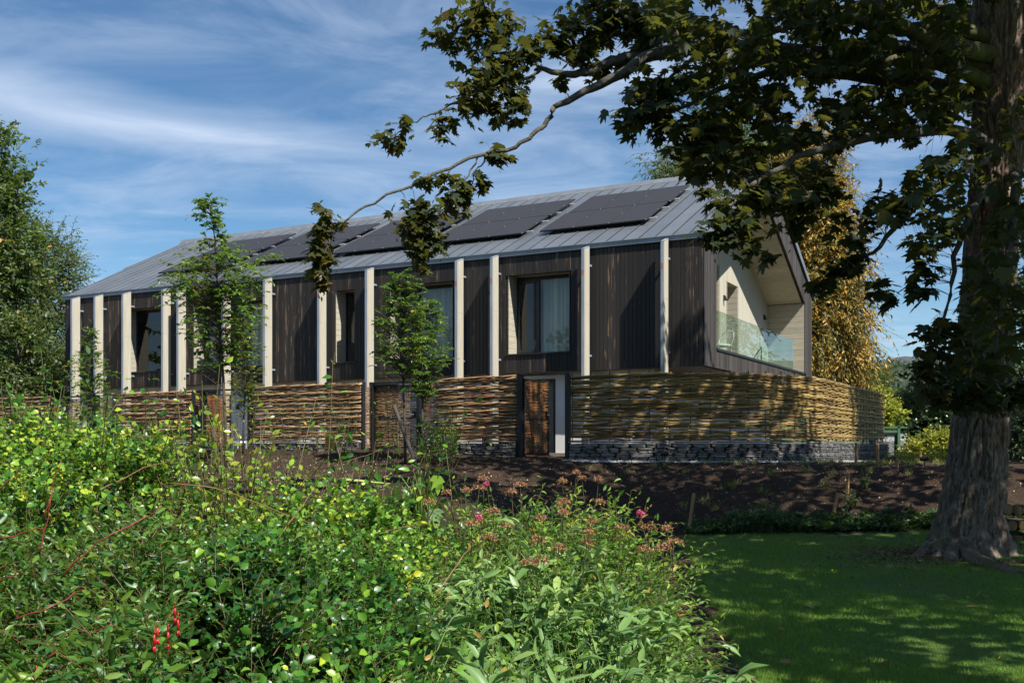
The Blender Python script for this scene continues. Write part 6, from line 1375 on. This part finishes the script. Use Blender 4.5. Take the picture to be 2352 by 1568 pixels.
pinks = [(1118, 1113), (1470, 1182), (1100, 1190)]
rr_ = np.random.default_rng(5)
def head(px, py, mat, rad):
    q = (py - 1085) / 480; d_ = float(np.clip(7.1 - 6.5 * q * 1.15, 4.6, 7.1)); c_ = Wp(px, py, d_) ; k = 150; r_ = np.sqrt(rr_.random(k)) * rad; a = rr_.random(k) * 6.28
    Pq = np.stack([c_[0] + r_ * np.cos(a), c_[1] + r_ * np.sin(a), c_[2] + .018 * (1 - (r_ / rad) ** 2) + rr_.normal(size=k) * .006], -1) - so_l
    link('flower_head', cloud_mesh('flower_head', T_DIAM, Pq, rdir(k), unit(rdir(k) + UP), .009 + .005 * rr_.random(k), rr_.random(k), M[mat]), spo)
    MB().tube([c_ - so_l + [0, 0, .0], c_ - so_l + [rr_.normal() * .02, rr_.normal() * .02, -.16]], .0025, 4).obj('flower_stalk', M['twig'], spo)
for (a, b) in heads[::2] + heads[1:12:4]: head(a + rr_.normal() * 6, b + rr_.normal() * 4, 'brownflower', .028 + .024 * rr_.random())
for (a, b) in pinks: head(a, b, 'pinkflower', .018)
# wilted plant beyond the shrubs
wc = Wp(960, 1160, 8.5); wgz = float(ground_z(wc[0], wc[1])); wo_ = thing('wilted_plant', 'wilted pale green plant drooping over the bare soil', 'plant', (wc[0], wc[1], wgz)); top = Wp(945, 1075, 8.5) - np.array([wc[0], wc[1], wgz])
stm = MB(); lf = []
for k in range(26):
    a = rr_.random() * 6.28; r_ = .08 + .16 * rr_.random(); h = top[2] * (.75 + .25 * rr_.random()); ex = (math.cos(a) * r_, math.sin(a) * r_ * .8)
    pts = [(0, 0, h * .4), (ex[0] * .2, ex[1] * .2, h * .85), (ex[0] * .7, ex[1] * .7, h), (ex[0] * 1.1, ex[1] * 1.1, h * .88), (ex[0] * 1.2, ex[1] * 1.2, h * .62)]; stm.tube(pts, [.009, .007, .006, .005, .003], 5)
    for j in range(3): lf.append(np.array(pts[-1 - (j > 1)]) + rr_.normal(size=3) * .03)
stm.tube([(0, 0, -.05), (0, 0, top[2] * .5)], .02, 6); stm.obj('stalk', M['greenstem'], wo_, True); lf = np.array(lf); k = len(lf)
link('drooping_leaves', cloud_mesh('drooping_leaves', T_STAR, lf, unit(rdir(k) * .4 - UP), rdir(k) * [1, 1, .2], .10 + .06 * rr_.random(k), np.clip(rr_.random(k), 0, 1), M['spiraea']), wo_)
# pulled weed stalks on soil
pc = Wp(850, 1098, 15.5); pc[2] = float(ground_z(pc[0], pc[1])); pw2 = thing('pulled_weed', 'heap of pale green pulled stalks lying on the sunlit soil', 'plant', tuple(pc)); stm = MB()
for k in range(22): a = rr_.normal() * .25 + math.pi; stm.tube([(0.3, 0, .06), (math.cos(a) * .4, math.sin(a) * .3, .10 + .05 * rr_.random()), (math.cos(a) * .95, math.sin(a) * .7, .03)], [.010, .009, .005], 4)
stm.obj('stalks', mat_simple('limp_stalk', (.30, .36, .10), rough=.5), pw2, True)

# ground cover at the lawn's far edge, weeds on the bed, fallen leaves, lawn flowers
n = 2600; x = R.uniform(3.0, 8.2, n); y = lawn_edge_y(x) + .05 + np.abs(R.normal(size=n)) * .30; k_ = R.random(n) < .45 + .55 * (vnoise(x * 1.3, y * .8, 4) > -.1); x, y = x[k_], y[k_]; n = len(x)
hgt = .05 + .24 * np.exp(-((x - 4.1) / .5) ** 2) * (y < 18) + .06 * R.random(n); z = ground_z(x, y); base = np.stack([x, y, z], -1)
path, P, X, N, S = twigs(base, unit(rdir(n) * .5 + UP), hgt * 1.3, 5, 4, .3, .075, .3, .9, .5, .4, .7)
gc = thing('ground_cover', 'dark trailing leafy ground cover between lawn and soil bed', 'plant', (5, 17, .2)); c = np.array([5, 17, .2])
foliage_objs(gc, T_ROUND, path - c, P - c, X, N, S, np.clip(R.normal(.45, .2, len(P)), 0, 1), M['groundcover'], M['greenstem'], .003)
for (px_, py_, d_, h_, lab) in [(1985, 1120, 18.5, .28, 'small leafy seedling right of the bright-topped peg'), (1950, 1165, 17.8, .26, 'small bushy weed at the foot of the bright-topped peg'), (1775, 1215, 17.2, .85, 'tall thin dry weed on the bed edge'), (1395, 1135, 8.4, .9, 'thin weed stem rising behind the faded flowers')]:
    c = Wp(px_, py_, d_); c[2] = float(ground_z(c[0], c[1])); o = thing('weed', lab, 'plant', tuple(c)); ns = 10
    path, P, X, N, S = twigs(np.zeros((ns, 3)) + R.normal(size=(ns, 3)) * [.06, .06, 0], unit(rdir(ns) * .5 + UP * 1.4), h_ * (.6 + .5 * R.random(ns)), 9, 4, .1, .07, .3, .9)
    foliage_objs(o, T_OVAL, path, P, X, N, S, np.clip(R.normal(.6, .2, len(P)), 0, 1), M['groundcover'], M['greenstem'], .003)
# grass tufts on the bed
n = 70; tx = R.uniform(1.5, 9.5, n); w_ = R.choice([0, 1], n, p=[.55, .45]); ty = np.where(w_ == 0, R.uniform(18.5, 21.6, n), R.uniform(21, 22.4, n) + .0); keep = (lawn_mask(tx, ty) < -.3); tx, ty = tx[keep], ty[keep]
tx = np.concatenate([tx, R.uniform(-4, -1, 14)]); ty = np.concatenate([ty, R.uniform(18, 23.5, 14)])
nb = 26; bx_ = np.repeat(tx, nb) + R.normal(size=len(tx) * nb) * .045; by_ = np.repeat(ty, nb) + R.normal(size=len(tx) * nb) * .045; P = np.stack([bx_, by_, soil_z(bx_, by_)], -1); k = len(P)
link('grass_tufts', cloud_mesh('grass_tufts', (T_BLADE[0] * [1, .09, 1], T_BLADE[1]), P, unit(rdir(k) * [1, 1, .3] * .8 + UP), rdir(k), .08 + .10 * R.random(k), R.random(k), M['drygrass']), kind='stuff', label='sparse straw-coloured grass tufts on the dark soil bed', category='grass')
# lawn blades
n = 170000; y = 5.2 + 12.4 * R.random(n) ** 1.15; x = lawn_edge_x(y) - .1 + R.random(n) * (y * .52 + .6 - lawn_edge_x(y)); k_ = lawn_mask(x, y) > .0; x, y = x[k_], y[k_]
pat = vnoise(x * .9, y * .9, 3); P = np.stack([x, y, turf_z(x, y) - .004], -1); n = len(P)
link('lawn_grass', cloud_mesh('lawn_grass', (T_BLADE[0] * [1, .11, 1], T_BLADE[1]), P, unit(rdir(n) * [1, 1, .2] * .75 + UP), rdir(n), (.026 + .022 * R.random(n)) * (1 + .25 * pat), np.clip(R.normal(.42, .18, n) + .25 * pat + .6 * (R.random(n) < .02), 0, 1), M['grass']), kind='stuff', label='short mown grass of the shaded lawn', category='grass')
n = 70; y = R.uniform(6.5, 16.5, n); x = lawn_edge_x(y) + R.random(n) * (y * .5 - lawn_edge_x(y)); P = np.stack([x, y, turf_z(x, y) + .03], -1)
link('lawn_flowers', cloud_mesh('lawn_flowers', T_DIAM, P, rdir(n), np.tile(UP, (n, 1)) + .3 * rdir(n), .03, 1.0, mat_leaf('buttercup', [(0, (.7, .5, .02)), (1, (.75, .55, .02))], .5, .2)), kind='stuff', label='tiny yellow flowers dotted over the lawn', category='flowers')
dl = [(1923, 1266), (1910, 1310), (2040, 1400), (1860, 1397), (2228, 1395), (2245, 1370), (1790, 1445), (2000, 1512), (2040, 1520), (1980, 1260), (1960, 1281), (2100, 1310), (1850, 1302), (1668, 1335), (1812, 1520), (2185, 1375), (2262, 1372), (1700, 1300)]
DLW = ['by the tip of the ground cover, nearest the bed', 'in the middle of the far lawn', 'centre right of the lawn', 'left of centre, level with the shrub edge', 'under the roots', 'right beside the trunk root', 'in the left half of the near lawn', 'near lawn, second from right', 'in the near lawn, furthest right', 'at the far edge beside another', 'just below the far pair', 'between trunk and far edge', 'in the left of the far lawn', 'by the shrub edge', 'at the bottom edge of the picture', 'left of the trunk root', 'furthest right, under the root', 'nearest the shrub on the far lawn']
for i, (a, b) in enumerate(dl):
    d_ = 1.55 * F / (b - 1020); c = Wp(a, b, d_); c[2] = float(turf_z(np.array(c[0]), np.array(c[1]))) + .035
    me = cloud_mesh('fallen_leaf', T_MAPLE, np.zeros((1, 3)), unit(rdir(1) * [1, 1, .3]), unit(rdir(1) * .4 + UP), [.07], [R.random()], M['deadleaf'])
    link('fallen_leaf', me, None, tuple(c), label='dry brown leaf on the lawn, ' + DLW[i], category='leaf', group='dry leaves scattered on the lawn')
# bark litter by the trunk foot and on the path edge
n = 6500; a = R.random(n) * 6.28; r_ = .5 + np.abs(R.normal(size=n)) * .75; x = 6.5 + np.cos(a) * r_ * 1.3; y = 13.9 + np.sin(a) * r_; x2 = R.uniform(.9, 1.7, 1600); y2 = R.uniform(5.5, 10, 1600); k2 = lawn_mask(x2, y2) < 0; x = np.concatenate([x, x2[k2]]); y = np.concatenate([y, y2[k2]]); n = len(x)
P = np.stack([x, y, ground_z(x, y) + .03], -1); link('bark_litter', cloud_mesh('bark_litter', T_DIAM, P, rdir(n) * [1, 1, .2], unit(rdir(n) * .4 + UP), .02 + .05 * R.random(n), R.random(n), mat_leaf('bark_flake', [(0, (.07, .035, .02)), (1, (.26, .15, .085))], .8, 0)), kind='stuff', label='reddish bark flakes and litter round the sycamore foot and the lawn edge', category='litter')
open('/tmp/info.txt', 'w').write('%d' % sum(len(o.data.loops) - 2 * len(o.data.polygons) for o in D.objects if o.type == 'MESH')) if 0 else None
print('objects', len(D.objects), 'tris', sum(len(o.data.loops) - 2 * len(o.data.polygons) for o in D.objects if o.type == 'MESH'))
